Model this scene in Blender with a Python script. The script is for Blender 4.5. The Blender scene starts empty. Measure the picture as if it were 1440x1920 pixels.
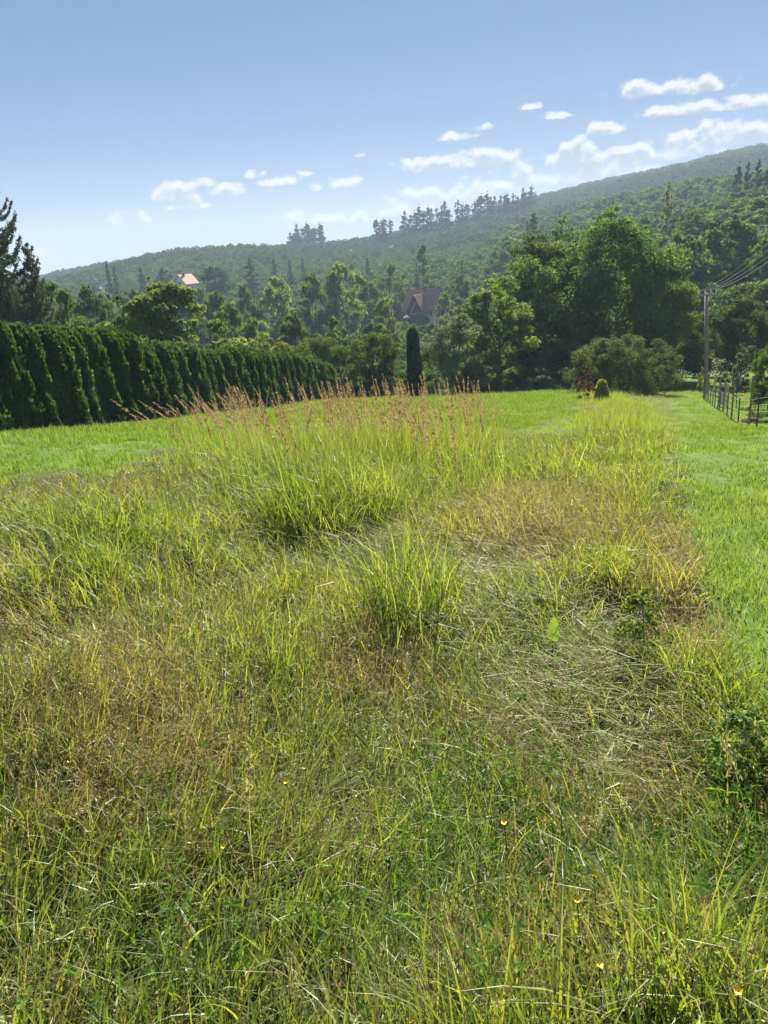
import bpy, math, random
import numpy as np
from mathutils import Vector, Matrix

# ------------------------------------------------------------------ camera, sky, sun, exposure
scene = bpy.context.scene
COL = scene.collection
EYE = 1.65
PITCH, ROLL, FPX = math.radians(19.0), math.radians(3.8), 1442.0
FWD = np.array([0, math.cos(PITCH), -math.sin(PITCH)])
_u0 = np.array([0, math.sin(PITCH), math.cos(PITCH)])
_r0 = np.array([1.0, 0, 0])
RIGHT = math.cos(ROLL) * _r0 - math.sin(ROLL) * _u0
UP = math.cos(ROLL) * _u0 + math.sin(ROLL) * _r0
EYEP = np.array([0, 0, EYE])

cam_d = bpy.data.cameras.new('camera')
cam = bpy.data.objects.new('camera', cam_d)
COL.objects.link(cam)
cam.matrix_world = Matrix([[RIGHT[i], UP[i], -FWD[i], EYEP[i]] for i in range(3)] + [[0, 0, 0, 1]])
cam_d.sensor_fit = 'VERTICAL'
cam_d.sensor_height = 36.0
cam_d.lens = FPX / 1920 * 36
cam_d.clip_start = 0.05
cam_d.clip_end = 20000
scene.camera = cam

SUN_EL, SUN_AZ = math.radians(36), math.radians(13)
SUNV = Vector((math.sin(SUN_AZ) * math.cos(SUN_EL), math.cos(SUN_AZ) * math.cos(SUN_EL), math.sin(SUN_EL)))
sd = bpy.data.lights.new('sun', 'SUN')
sd.energy = 5.0
sd.angle = math.radians(0.53)
sd.color = (1.0, 0.93, 0.80)
so = bpy.data.objects.new('sun', sd)
so.rotation_euler = SUNV.to_track_quat('Z', 'Y').to_euler()
COL.objects.link(so)

scene.view_settings.view_transform = 'Standard'
scene.view_settings.look = 'None'
scene.view_settings.gamma = 1
scene.view_settings.use_curve_mapping = False
scene.view_settings.exposure = 1.8

cy = scene.cycles
cy.max_bounces = 5
cy.diffuse_bounces = 3
cy.glossy_bounces = 2
cy.transmission_bounces = 4
cy.transparent_max_bounces = 8
cy.volume_bounces = 0
cy.caustics_reflective = False
cy.caustics_refractive = False
cy.sample_clamp_indirect = 6
cy.use_denoising = True


def ray(px, py):
    d = FWD + (px - 720) / FPX * RIGHT + (960 - py) / FPX * UP
    return d


def at(px, py, depth):
    return EYEP + ray(px, py) * depth


def pix(x, y, z):
    q = np.stack([np.asarray(x, float), np.asarray(y, float), np.asarray(z, float) - EYE], -1)
    d = q @ FWD
    d = np.where(np.abs(d) < 1e-6, 1e-6, d)
    return 720 + FPX * (q @ RIGHT) / d, 960 - FPX * (q @ UP) / d, d


# ------------------------------------------------------------------ node helpers
class NT:
    def __init__(self, tree):
        self.t = tree
        self.n = tree.nodes
        self.l = tree.links

    def add(self, typ, **kw):
        nd = self.n.new(typ)
        for k, v in kw.items():
            setattr(nd, k, v)
        return nd

    def put(self, sock, v):
        if v is None:
            return
        if isinstance(v, bpy.types.NodeSocket):
            self.l.new(v, sock)
        else:
            if hasattr(sock.default_value, '__len__') and len(sock.default_value) == 4 and len(v) == 3:
                v = (*v, 1)
            sock.default_value = v

    def math(self, op, a, b=None, c=None, clamp=False):
        nd = self.add('ShaderNodeMath', operation=op, use_clamp=clamp)
        for i, v in enumerate((a, b, c)):
            if v is not None:
                self.put(nd.inputs[i], v)
        return nd.outputs[0]

    def vmath(self, op, a, b=None):
        nd = self.add('ShaderNodeVectorMath', operation=op)
        self.put(nd.inputs[0], a)
        if b is not None:
            self.put(nd.inputs[1], b)
        return nd.outputs[0]

    def mix(self, fac, a, b, blend='MIX'):
        nd = self.add('ShaderNodeMix', data_type='RGBA', blend_type=blend)
        self.put(nd.inputs[0], fac)
        self.put(nd.inputs[6], a)
        self.put(nd.inputs[7], b)
        return nd.outputs[2]

    def noise(self, vec, scale, detail=4, rough=0.55, dim='3D'):
        nd = self.add('ShaderNodeTexNoise', noise_dimensions=dim)
        self.put(nd.inputs['Vector'], vec)
        nd.inputs['Scale'].default_value = scale
        nd.inputs['Detail'].default_value = detail
        nd.inputs['Roughness'].default_value = rough
        return nd.outputs['Fac']

    def ramp(self, fac, stops):
        nd = self.add('ShaderNodeValToRGB')
        e = nd.color_ramp.elements
        while len(e) < len(stops):
            e.new(0.5)
        for i, (p, c) in enumerate(stops):
            e[i].position = p
            e[i].color = (*c, 1) if len(c) == 3 else c
        self.put(nd.inputs[0], fac)
        return nd.outputs[0]

    def maprange(self, v, a, b, c=0.0, d=1.0, smooth=False):
        nd = self.add('ShaderNodeMapRange', interpolation_type='SMOOTHSTEP' if smooth else 'LINEAR')
        self.put(nd.inputs[0], v)
        for i, x in enumerate((a, b, c, d)):
            nd.inputs[1 + i].default_value = x
        return nd.outputs[0]


# ------------------------------------------------------------------ world: daylight sky with small cumulus
world = bpy.data.worlds.new('World')
scene.world = world
world.use_nodes = True
W = NT(world.node_tree)
W.n.clear()
w_out = W.add('ShaderNodeOutputWorld')
bg = W.add('ShaderNodeBackground')
sky = W.add('ShaderNodeTexSky', sky_type='NISHITA')
sky.sun_disc = False
sky.sun_elevation = SUN_EL
sky.sun_rotation = SUN_AZ
sky.altitude = 200
sky.air_density = 0.6
sky.dust_density = 0.05
sky.ozone_density = 4.0
SKY_STRENGTH = 0.064
# the camera's soft tone response, applied evenly to the whole sky
sky_g = W.add('ShaderNodeGamma')
sky_g.inputs[1].default_value = .44
W.l.new(sky.outputs[0], sky_g.inputs[0])
sky_s = W.add('ShaderNodeHueSaturation')
sky_s.inputs['Saturation'].default_value = 1.6
sky_s.inputs['Value'].default_value = 1.15
W.l.new(sky_g.outputs[0], sky_s.inputs['Color'])
sky_c = W.mix(1.0, sky_s.outputs[0], (1.03, .97, 1.0), 'MULTIPLY')


def azel(px, py):
    d = ray(px, py)
    return math.atan2(d[0], d[1]), math.asin(d[2] / np.linalg.norm(d))


# cumulus seen in the photograph: centre, half width, height (photo pixels), strength
CLOUDS = [(342, 356, 62, 26, 1.1), (380, 343, 30, 14, .9), (432, 350, 40, 18, 1.1), (476, 326, 26, 12, .9), (524, 336, 42, 14, 1.05), (575, 322, 18, 9, .8),
          (634, 340, 50, 20, 1.1), (247, 405, 38, 18, 1), (350, 386, 50, 8, .55), (672, 289, 14, 7, .8), (738, 244, 10, 6, .7),
          (900, 236, 20, 12, .9), (856, 254, 40, 11, .7), (840, 298, 110, 24, 1.15), (915, 288, 60, 26, 1.2), (995, 196, 28, 10, 1), (1042, 214, 30, 10, 1),
          (1135, 238, 42, 18, 1.05), (1215, 164, 66, 22, 1.15), (1315, 154, 54, 20, 1.1), (1320, 196, 100, 18, 1.05), (1415, 184, 50, 18, 1.1), (1370, 245, 120, 44, 1.15),
          (1100, 306, 150, 46, 1.2), (1080, 278, 40, 42, 1.25), (1200, 285, 90, 30, 1.05), (815, 376, 135, 48, 1.2), (900, 346, 60, 32, 1.1), (650, 408, 120, 22, 1.1),
          (50, 470, 50, 26, .7), (740, 400, 90, 26, 1.1), (1260, 272, 100, 28, .9), (1000, 345, 110, 26, .7), (560, 400, 40, 12, .7)]
blobs = []
for (cx, cy_, hw, hh, st) in CLOUDS:
    a, e = azel(cx, cy_)
    blobs.append((a, e, hw / FPX * .95, hh / FPX * .82, st))
_r = random.Random(5)
for k in range(16):                       # the same kind of clouds all round the horizon
    a = 0.62 + (2 * math.pi - 1.24) * (k + _r.random() * .7) / 16
    a = a if a < math.pi else a - 2 * math.pi
    blobs.append((a, math.radians(_r.uniform(3, 14)), _r.uniform(.03, .1), _r.uniform(.012, .03), 1))

def cumulus_group(name, bl):
    """density field of a set of flat-based cloud blobs broken up by noise; input is (azimuth, elevation, 0)"""
    grp = bpy.data.node_groups.new(name, 'ShaderNodeTree')
    grp.interface.new_socket('Vector', in_out='INPUT', socket_type='NodeSocketVector')
    grp.interface.new_socket('Density', in_out='OUTPUT', socket_type='NodeSocketFloat')
    G = NT(grp)
    gi = G.add('NodeGroupInput')
    go = G.add('NodeGroupOutput')
    sep = G.add('ShaderNodeSeparateXYZ')
    G.l.new(gi.outputs[0], sep.inputs[0])
    fld = None
    for (a, e, hw, hh, st) in bl:
        dx = G.math('MULTIPLY_ADD', sep.outputs[0], 1 / hw, -a / hw)
        dy0 = G.math('SUBTRACT', sep.outputs[1], e - hh * .35)
        dy = G.math('MAXIMUM', G.math('MULTIPLY', dy0, 1 / hh), G.math('MULTIPLY', dy0, -1 / (hh * .55)))
        r2 = G.math('ADD', G.math('MULTIPLY', dx, dx), G.math('MULTIPLY', dy, dy))
        f = G.math('MULTIPLY_ADD', r2, -.9 * st, st)
        fld = f if fld is None else G.math('MAXIMUM', fld, f)
    wv = G.vmath('MULTIPLY', gi.outputs[0], (1.0, 1.35, 1.0))
    n1 = G.noise(wv, 40, 9, .62, '2D')
    vo = G.add('ShaderNodeTexVoronoi', voronoi_dimensions='2D', feature='SMOOTH_F1')
    G.put(vo.inputs['Vector'], wv)
    vo.inputs['Scale'].default_value = 62
    tot = G.math('ADD', G.math('MAXIMUM', fld, -1.2), G.math('MULTIPLY_ADD', n1, 3.4, -1.86))
    tot = G.math('ADD', tot, G.math('MULTIPLY_ADD', vo.outputs['Distance'], -1.1, .42))
    G.l.new(tot, go.inputs[0])
    return grp


tc = W.add('ShaderNodeTexCoord')
ws = W.add('ShaderNodeSeparateXYZ')
W.l.new(tc.outputs['Generated'], ws.inputs[0])
az_ = W.math('ARCTAN2', ws.outputs[0], ws.outputs[1])
el_ = W.math('ARCSINE', ws.outputs[2])
cv = W.add('ShaderNodeCombineXYZ')
W.l.new(az_, cv.inputs[0])
W.l.new(el_, cv.inputs[1])
CLOUD_LIT, CLOUD_SHADE = (4.5, 4.4, 4.3), (2.1, 2.4, 2.75)


def cloudy_bg(name, bl):
    grp = cumulus_group(name, bl)

    def field(off):
        g = W.add('ShaderNodeGroup', node_tree=grp)
        W.put(g.inputs[0], W.vmath('ADD', cv.outputs[0], off))
        return g.outputs[0]
    d0 = field((0, 0, 0))
    d1 = field((.001, .0075, 0))
    cover = W.maprange(d0, -.08, .85, 0, 1, True)
    cover = W.math('MULTIPLY', cover, W.maprange(el_, .0, .03))
    shade = W.maprange(W.math('ADD', d1, W.math('MULTIPLY', d0, .3)), .25, 1.35, 0, 1, True)
    # cloud radiance in units of the sky texture (before the background strength)
    ccol = W.mix(shade, CLOUD_LIT, CLOUD_SHADE)
    b = W.add('ShaderNodeBackground')
    W.l.new(W.mix(W.math('MULTIPLY', cover, .92), sky_c, ccol), b.inputs[0])
    b.inputs[1].default_value = SKY_STRENGTH
    return b.outputs[0]


W.l.new(sky_c, bg.inputs[0])
bg.inputs[1].default_value = SKY_STRENGTH
# clouds are evaluated sector by sector, so that each direction only looks up the clouds that can be there
EDGES = [-math.pi, -1.9, -.62, -.32, -.12, .04, .16, .28, .40, .62, 1.9, math.pi]
band = None
for k in range(len(EDGES) - 1):
    a0, a1 = EDGES[k], EDGES[k + 1]
    bl = [q for q in blobs if q[0] + q[2] * 1.35 > a0 and q[0] - q[2] * 1.35 < a1]
    if not bl:
        continue
    sec = cloudy_bg('cumulus_%d' % k, bl)
    if band is None:
        band = sec
    else:
        mx = W.add('ShaderNodeMixShader')
        W.put(mx.inputs[0], W.math('GREATER_THAN', az_, a0))
        W.l.new(band, mx.inputs[1])
        W.l.new(sec, mx.inputs[2])
        band = mx.outputs[0]
inband = W.math('MULTIPLY', W.math('GREATER_THAN', el_, .0), W.math('LESS_THAN', el_, .30))
mx = W.add('ShaderNodeMixShader')
W.put(mx.inputs[0], inband)
W.l.new(bg.outputs[0], mx.inputs[1])
W.l.new(band, mx.inputs[2])
W.l.new(mx.outputs[0], w_out.inputs[0])
world.cycles.sampling_method = 'MANUAL'
world.cycles.sample_map_resolution = 512


# ------------------------------------------------------------------ mesh helpers
def np_mesh(name, V, quads=None, tris=None, attrs=None, smooth=False):
    V = np.asarray(V, np.float32).reshape(-1, 3)
    parts, starts, totals = [], [], []
    off = 0
    if quads is not None and len(quads):
        q = np.asarray(quads, np.int32).reshape(-1, 4)
        parts.append(q.ravel()); starts.append(np.arange(len(q)) * 4); totals.append(np.full(len(q), 4)); off = q.size
    if tris is not None and len(tris):
        t = np.asarray(tris, np.int32).reshape(-1, 3)
        parts.append(t.ravel()); starts.append(off + np.arange(len(t)) * 3); totals.append(np.full(len(t), 3))
    me = bpy.data.meshes.new(name)
    me.vertices.add(len(V))
    me.vertices.foreach_set('co', V.ravel())
    if parts:
        lv = np.concatenate(parts).astype(np.int32)
        st = np.concatenate(starts).astype(np.int32)
        me.loops.add(len(lv))
        me.loops.foreach_set('vertex_index', lv)
        me.polygons.add(len(st))
        me.polygons.foreach_set('loop_start', st)
        me.polygons.foreach_set('use_smooth', np.full(len(st), bool(smooth)))
    for k, a in (attrs or {}).items():
        a = np.asarray(a)
        if a.ndim == 2:
            at_ = me.attributes.new(k, 'FLOAT_VECTOR', 'POINT')
            at_.data.foreach_set('vector', a.astype(np.float32).ravel())
        elif a.dtype.kind == 'i':
            at_ = me.attributes.new(k, 'INT', 'POINT')
            at_.data.foreach_set('value', a.astype(np.int32))
        else:
            at_ = me.attributes.new(k, 'FLOAT', 'POINT')
            at_.data.foreach_set('value', a.astype(np.float32))
    me.update()
    me.validate()
    return me


class Geo:
    """collects boxes, tubes and loose faces for one mesh"""
    def __init__(self):
        self.v, self.q, self.t = [], [], []

    def n(self):
        return len(self.v)

    def box(self, x0, x1, y0, y1, z0, z1, M=None):
        b = self.n()
        for z in (z0, z1):
            for (x, y) in ((x0, y0), (x1, y0), (x1, y1), (x0, y1)):
                p = Vector((x, y, z))
                self.v.append(tuple(M @ p if M else p))
        self.q += [[b, b + 3, b + 2, b + 1], [b + 4, b + 5, b + 6, b + 7]]
        for i in range(4):
            j = (i + 1) % 4
            self.q.append([b + i, b + j, b + 4 + j, b + 4 + i])
        return self

    def tube(self, pts, rad, sides=6, cap=True):
        pts = [Vector(p) for p in pts]
        rad = rad if hasattr(rad, '__len__') else [rad] * len(pts)
        b = self.n()
        for i, p in enumerate(pts):
            d = (pts[min(i + 1, len(pts) - 1)] - pts[max(i - 1, 0)])
            d = d.normalized() if d.length > 1e-9 else Vector((0, 0, 1))
            a = d.cross(Vector((0, 0, 1)) if abs(d.z) < .9 else Vector((1, 0, 0))).normalized()
            c = d.cross(a)
            for s in range(sides):
                t = 2 * math.pi * s / sides
                self.v.append(tuple(p + (a * math.cos(t) + c * math.sin(t)) * rad[i]))
        for i in range(len(pts) - 1):
            for s in range(sides):
                s2 = (s + 1) % sides
                self.q.append([b + i * sides + s, b + i * sides + s2, b + (i + 1) * sides + s2, b + (i + 1) * sides + s])
        if cap:
            for base, order in ((b, -1), (b + (len(pts) - 1) * sides, 1)):
                c = self.n()
                self.v.append(tuple(pts[0] if base == b else pts[-1]))
                for s in range(sides):
                    s2 = (s + 1) % sides
                    self.t.append([c, base + s, base + s2] if order > 0 else [c, base + s2, base + s])
        return self

    def face(self, *pts):
        b = self.n()
        self.v += [tuple(p) for p in pts]
        (self.q if len(pts) == 4 else self.t).append(list(range(b, b + len(pts))))
        return self

    def slab(self, pts, nrm):
        """a quad or triangle sheet given thickness along nrm"""
        nrm = Vector(nrm)
        k = len(pts)
        b = self.n()
        self.v += [tuple(Vector(p)) for p in pts] + [tuple(Vector(p) + nrm) for p in pts]
        lo, hi = list(range(b, b + k)), list(range(b + k, b + 2 * k))
        (self.q if k == 4 else self.t).extend([lo[::-1], hi])
        for i in range(k):
            j = (i + 1) % k
            self.q.append([lo[i], lo[j], hi[j], hi[i]])
        return self

    def mesh(self, name, smooth=False, attrs=None):
        return np_mesh(name, self.v, self.q, self.t, attrs, smooth)


def obj(name, me, mat=None, parent=None, loc=None):
    o = bpy.data.objects.new(name, me)
    COL.objects.link(o)
    if mat is not None and me is not None:
        if not me.materials:
            me.materials.append(mat)
        elif me.materials[0] != mat:
            o.material_slots[0].link = 'OBJECT'
            o.material_slots[0].material = mat
    if parent:
        o.parent = parent
    if loc is not None:
        o.location = loc
    return o


def tag(o, label=None, cat=None, group=None, kind=None):
    for k, v in (('label', label), ('category', cat), ('group', group), ('kind', kind)):
        if v:
            o[k] = v
    return o


def thing(name, label, cat, loc=(0, 0, 0), group=None, rz=0, scale=(1, 1, 1)):
    o = bpy.data.objects.new(name, None)
    COL.objects.link(o)
    o.empty_display_size = .2
    o.location = loc
    o.rotation_euler = (0, 0, rz)
    o.scale = scale
    return tag(o, label, cat, group)


# ------------------------------------------------------------------ materials
def new_mat(name):
    m = bpy.data.materials.new(name)
    m.use_nodes = True
    m.node_tree.nodes.clear()
    T = NT(m.node_tree)
    out = T.add('ShaderNodeOutputMaterial')
    return m, T, out


def leaf_mat(name, ca, cb, trans=.4, gloss=.03, tcol=None, inst=False, dry=None):
    """two-sided leaf: diffuse + translucent + a little gloss; colour varies by leaf and by plant"""
    m, T, out = new_mat(name)
    tint = T.add('ShaderNodeAttribute', attribute_name='tint').outputs['Fac']
    col = T.mix(tint, ca, cb)
    if dry:
        dr = T.add('ShaderNodeAttribute', attribute_name='dry', attribute_type='INSTANCER' if inst else 'GEOMETRY').outputs['Fac']
        jit = T.math('MULTIPLY_ADD', tint, .7, -.35)
        col = T.mix(T.math('ADD', dr, jit, clamp=True), col, dry)
    rnd = T.add('ShaderNodeObjectInfo').outputs['Random']
    hsv = T.add('ShaderNodeHueSaturation')
    T.put(hsv.inputs['Hue'], T.math('MULTIPLY_ADD', rnd, .03, .485))
    T.put(hsv.inputs['Saturation'], T.math('MULTIPLY_ADD', rnd, -.2, 1.08))
    T.put(hsv.inputs['Value'], T.math('MULTIPLY_ADD', rnd, .4, .8))
    T.put(hsv.inputs['Color'], col)
    col = hsv.outputs[0]
    dif = T.add('ShaderNodeBsdfDiffuse')
    T.put(dif.inputs[0], col)
    tr = T.add('ShaderNodeBsdfTranslucent')
    T.put(tr.inputs[0], T.mix(1.0, col, tcol or (1.5, 1.45, .7), 'MULTIPLY'))
    mx = T.add('ShaderNodeMixShader')
    mx.inputs[0].default_value = trans
    T.l.new(dif.outputs[0], mx.inputs[1])
    T.l.new(tr.outputs[0], mx.inputs[2])
    res = mx.outputs[0]
    if gloss:
        gl = T.add('ShaderNodeBsdfGlossy')
        gl.inputs['Color'].default_value = (.9, .95, .9, 1)
        gl.inputs['Roughness'].default_value = .5
        m2 = T.add('ShaderNodeMixShader')
        m2.inputs[0].default_value = gloss
        T.l.new(res, m2.inputs[1])
        T.l.new(gl.outputs[0], m2.inputs[2])
        res = m2.outputs[0]
    T.l.new(res, out.inputs[0])
    return m


def solid_mat(name, ca, cb, scale=6, rough=.8, bump=.0, spec=.3, stretch=None):
    m, T, out = new_mat(name)
    tcn = T.add('ShaderNodeTexCoord').outputs['Object']
    if stretch:
        tcn = T.vmath('MULTIPLY', tcn, stretch)
    n = T.noise(tcn, scale, 6, .6)
    col = T.mix(T.maprange(n, .3, .7), ca, cb)
    p = T.add('ShaderNodeBsdfPrincipled')
    T.put(p.inputs['Base Color'], col)
    p.inputs['Roughness'].default_value = rough
    p.inputs['Specular IOR Level'].default_value = spec
    if bump:
        b = T.add('ShaderNodeBump')
        b.inputs['Strength'].default_value = bump
        b.inputs['Distance'].default_value = .015
        T.l.new(n, b.inputs['Height'])
        T.l.new(b.outputs[0], p.inputs['Normal'])
    T.l.new(p.outputs[0], out.inputs[0])
    return m


MAT = {}
MAT['mid'] = leaf_mat('leaf_mid', (.05, .098, .020), (.12, .18, .036), .47, .010)
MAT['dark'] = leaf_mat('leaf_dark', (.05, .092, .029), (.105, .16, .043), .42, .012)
MAT['light'] = leaf_mat('leaf_light', (.09, .15, .028), (.18, .24, .05), .5, .012)
MAT['walnut'] = leaf_mat('leaf_walnut', (.08, .14, .028), (.16, .22, .05), .5, .02)
MAT['silver'] = leaf_mat('leaf_silver', (.09, .13, .06), (.22, .26, .16), .38, .015, (1.3, 1.3, .9))
MAT['grey'] = leaf_mat('leaf_greyish', (.048, .080, .028), (.11, .15, .055), .42, .012)
MAT['yellow'] = leaf_mat('leaf_yellow_green', (.12, .16, .03), (.22, .24, .055), .48, .01)
MAT['conifer'] = leaf_mat('needle_dark', (.022, .045, .022), (.045, .08, .034), .25, .01)
MAT['spruce'] = leaf_mat('needle_spruce', (.04, .06, .042), (.085, .115, .08), .25, .015)
MAT['thuja'] = leaf_mat('thuja_spray', (.031, .068, .020), (.078, .135, .033), .42, .008)
MAT['golden'] = leaf_mat('thuja_golden', (.15, .15, .03), (.34, .31, .07), .38, .01)
MAT['purple'] = leaf_mat('leaf_purple', (.075, .042, .038), (.17, .10, .08), .38, .03, (1.4, 1.0, .85))
MAT['rust'] = leaf_mat('leaf_rust', (.10, .06, .04), (.20, .13, .08), .38, .02, (1.5, 1.1, .8))
MAT['far'] = leaf_mat('leaf_far', (.036, .072, .024), (.078, .125, .038), .40, .0)
MAT['far_light'] = leaf_mat('leaf_far_light', (.055, .10, .028), (.11, .165, .045), .42, .0)
MAT['far_dark'] = leaf_mat('leaf_far_dark', (.036, .066, .028), (.068, .105, .04), .38, .0)
MAT['bark'] = solid_mat('bark', (.07, .055, .04), (.13, .105, .08), 9, .9, .4, .1, (1, 1, .2))
MAT['pale_bark'] = solid_mat('pale_bark', (.16, .14, .12), (.28, .26, .23), 9, .9, .3, .1, (1, 1, .2))


# ------------------------------------------------------------------ ground
def _cp():
    """control points of the slope: azimuth, log distance, (height / distance) from the foot of the camera"""
    P = []

    def pxz(px, d, z):            # height z relative to the foot, at photo column px
        q = at(px, 640, d)
        r = math.hypot(q[0], q[1])
        P.append((math.atan2(q[0], q[1]), math.log(r), z / r))

    def sight(px, py, d, dz=0.0):
        q = at(px, py, d)
        r = math.hypot(q[0], q[1])
        P.append((math.atan2(q[0], q[1]), math.log(r), (q[2] + dz) / r))

    for px in (-300, 360, 1080, 1740):
        pxz(px, 1.2, -.04)
    for px, s in ((-300, -.06), (0, -.065), (720, -.085), (1440, -.10), (1740, -.10)):
        pxz(px, 4.5, s * 4.5)
    for px, s in ((-300, -.075), (0, -.08), (720, -.125), (1440, -.14), (1740, -.14)):
        pxz(px, 11, s * 11)
    for a in ((-260, 845, 19), (0, 815, 25), (240, 790, 32.4), (450, 768, 43.8), (620, 748, 61)):
        sight(*a)
    for a in ((1418, 799, 25.5), (1371, 777, 31), (1345, 755, 42), (1319, 735, 54), (1285, 712, 66)):
        sight(*a)
    sight(720, 752, 46)
    sight(1080, 745, 42)
    for px, z in ((0, -7.5), (360, -11), (720, -13.2), (1080, -13.2), (1440, -13)):
        pxz(px, 80, z)
    for px, z in ((-300, -8), (0, -11), (360, -16), (720, -20), (1080, -17), (1440, -11), (1800, -4)):
        pxz(px, 130, z)
    for px, z in ((-300, -9), (0, -13), (360, -18), (720, -23.5), (1080, -13), (1440, 0), (1800, 12)):
        pxz(px, 225, z)
    for px, z in ((-300, -16), (0, -15), (360, -13), (720, -13), (1080, -3), (1440, 14), (1800, 30)):
        pxz(px, 420, z)
    for px, z in ((-300, -20), (80, -16), (340, 0), (620, 1), (800, 3), (1000, 13), (1200, 24), (1440, 42), (1800, 60)):
        pxz(px, 660, z)
    for px, z in ((-300, -24), (80, -18), (340, -4), (620, -2), (800, 6), (960, 30), (1200, 58), (1440, 76), (1800, 95)):
        pxz(px, 950, z)
    for px, z in ((-300, -28), (80, -22), (340, -12), (620, -2), (800, 12), (960, 38), (1200, 66), (1440, 86), (1800, 105)):
        pxz(px, 1150, z)
    for px, z in ((-300, -40), (340, -30), (720, -6), (1080, 20), (1440, 60), (1800, 80)):
        pxz(px, 1700, z)
    for px, z in ((-300, -60), (340, -60), (720, -50), (1080, -30), (1440, 0), (1800, 10)):
        pxz(px, 3000, z)
    return np.array(P)


MEADOW_LUMPS = 1.0
_P = _cp()
_XY = np.stack([_P[:, 0] * 2.2, _P[:, 1]], 1)


def _tps(r2):
    return .5 * r2 * np.log(r2 + 1e-12)


_n = len(_P)
_K = _tps(((_XY[:, None] - _XY[None]) ** 2).sum(-1)) + np.eye(_n) * 2e-3
_A = np.zeros((_n + 3, _n + 3))
_A[:_n, :_n] = _K
_A[:_n, _n:] = np.c_[np.ones(_n), _XY]
_A[_n:, :_n] = _A[:_n, _n:].T
_wt = np.linalg.solve(_A, np.r_[_P[:, 2], 0, 0, 0])


def ground(x, y):
    x = np.asarray(x, float); y = np.asarray(y, float)
    shp = np.broadcast(x, y).shape
    x = np.broadcast_to(x, shp).ravel(); y = np.broadcast_to(y, shp).ravel()
    r = np.maximum(np.hypot(x, y), .5)
    az = np.clip(np.arctan2(x, y), -.75, .75)
    out = np.empty(len(x))
    for s in range(0, len(x), 40000):
        sl = slice(s, s + 40000)
        U = np.stack([az[sl] * 2.2, np.log(np.clip(r[sl], 1.0, 3000))], 1)
        d2 = ((U[:, None] - _XY[None]) ** 2).sum(-1)
        out[sl] = _tps(d2) @ _wt[:_n] + _wt[_n] + U @ _wt[_n + 1:]
    back = np.clip((np.abs(np.arctan2(x, y)) - .75) / 1.6, 0, 1)
    out = out * (1 - back) + back * np.where(out > 0, out, -.35 * out)
    z = out * np.hypot(x, y)
    # lumps of the unmown meadow
    near = np.exp(-(r / 30) ** 2)
    z = z + near * .085 * (np.sin(x * 1.7 + 1.3 * np.sin(y * .9)) * np.sin(y * 1.4 + .6) + .6 * np.sin(x * .6 - y * .5))
    if (r < 18).any() and len(r) > 1:
        z = z + .13 * mound(x, y)[0] * np.clip((18 - r) / 6, 0, 1) * MEADOW_LUMPS
    return z.reshape(shp) if shp else float(z[0])


def _mounds():
    rng = np.random.default_rng(313)
    a = rng.uniform(-.66, .62, 300)
    r = np.sqrt(rng.uniform(.8, 16 ** 2, 300))
    rad = rng.uniform(.22, .50, 300) * (1 + r / 26)
    hgt = rng.uniform(.45, 1.0, 300)
    return np.stack([np.sin(a) * r, np.cos(a) * r, rad, hgt], 1)


MOUNDS = _mounds()


def mound(x, y):
    """tussock field: strength 0..1 and direction away from the tussock's middle"""
    x = np.asarray(x, float); y = np.asarray(y, float)
    m = np.zeros(x.shape); ang = np.zeros(x.shape)
    near = np.nonzero(np.hypot(x, y) < 18)[0]
    for c in range(0, len(near), 20000):
        k = near[c:c + 20000]
        dx = x[k][:, None] - MOUNDS[None, :, 0]; dy = y[k][:, None] - MOUNDS[None, :, 1]
        g = MOUNDS[None, :, 3] * np.exp(-(dx * dx + dy * dy) / MOUNDS[None, :, 2] ** 2)
        b = g.argmax(1)
        i = np.arange(len(k))
        m[k] = g[i, b]
        ang[k] = np.arctan2(dy[i, b], dx[i, b])
    return m, ang


def gz(x, y):
    return float(ground(np.array([x, x]), np.array([y, y]))[0])


def on_ground(px, py, h=0.0):
    """first point along a photo ray that is h above the ground"""
    d = ray(px, py)
    t = np.concatenate([np.linspace(.8, 10, 500), np.linspace(10, 120, 1500)])
    p = EYEP[None] + d[None] * t[:, None]
    below = p[:, 2] < ground(p[:, 0], p[:, 1]) + h
    i = int(np.argmax(below)) if below.any() else len(t) - 1
    q = p[i]
    return Vector((q[0], q[1], gz(q[0], q[1])))


# ------------------------------------------------------------------ grass: where what grows
def vnoise(x, y, f, seed):
    """smooth value noise on the ground plane, 0..1"""
    rng = np.random.default_rng(seed)
    tab = rng.uniform(0, 1, (64, 64))
    u, v = x * f + 17.3, y * f + 5.1
    iu, iv = np.floor(u).astype(int), np.floor(v).astype(int)
    fu, fv = u - iu, v - iv
    fu = fu * fu * (3 - 2 * fu); fv = fv * fv * (3 - 2 * fv)
    g = lambda a, b: tab[a % 64, b % 64]
    return (g(iu, iv) * (1 - fu) + g(iu + 1, iv) * fu) * (1 - fv) + (g(iu, iv + 1) * (1 - fu) + g(iu + 1, iv + 1) * fu) * fv


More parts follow.
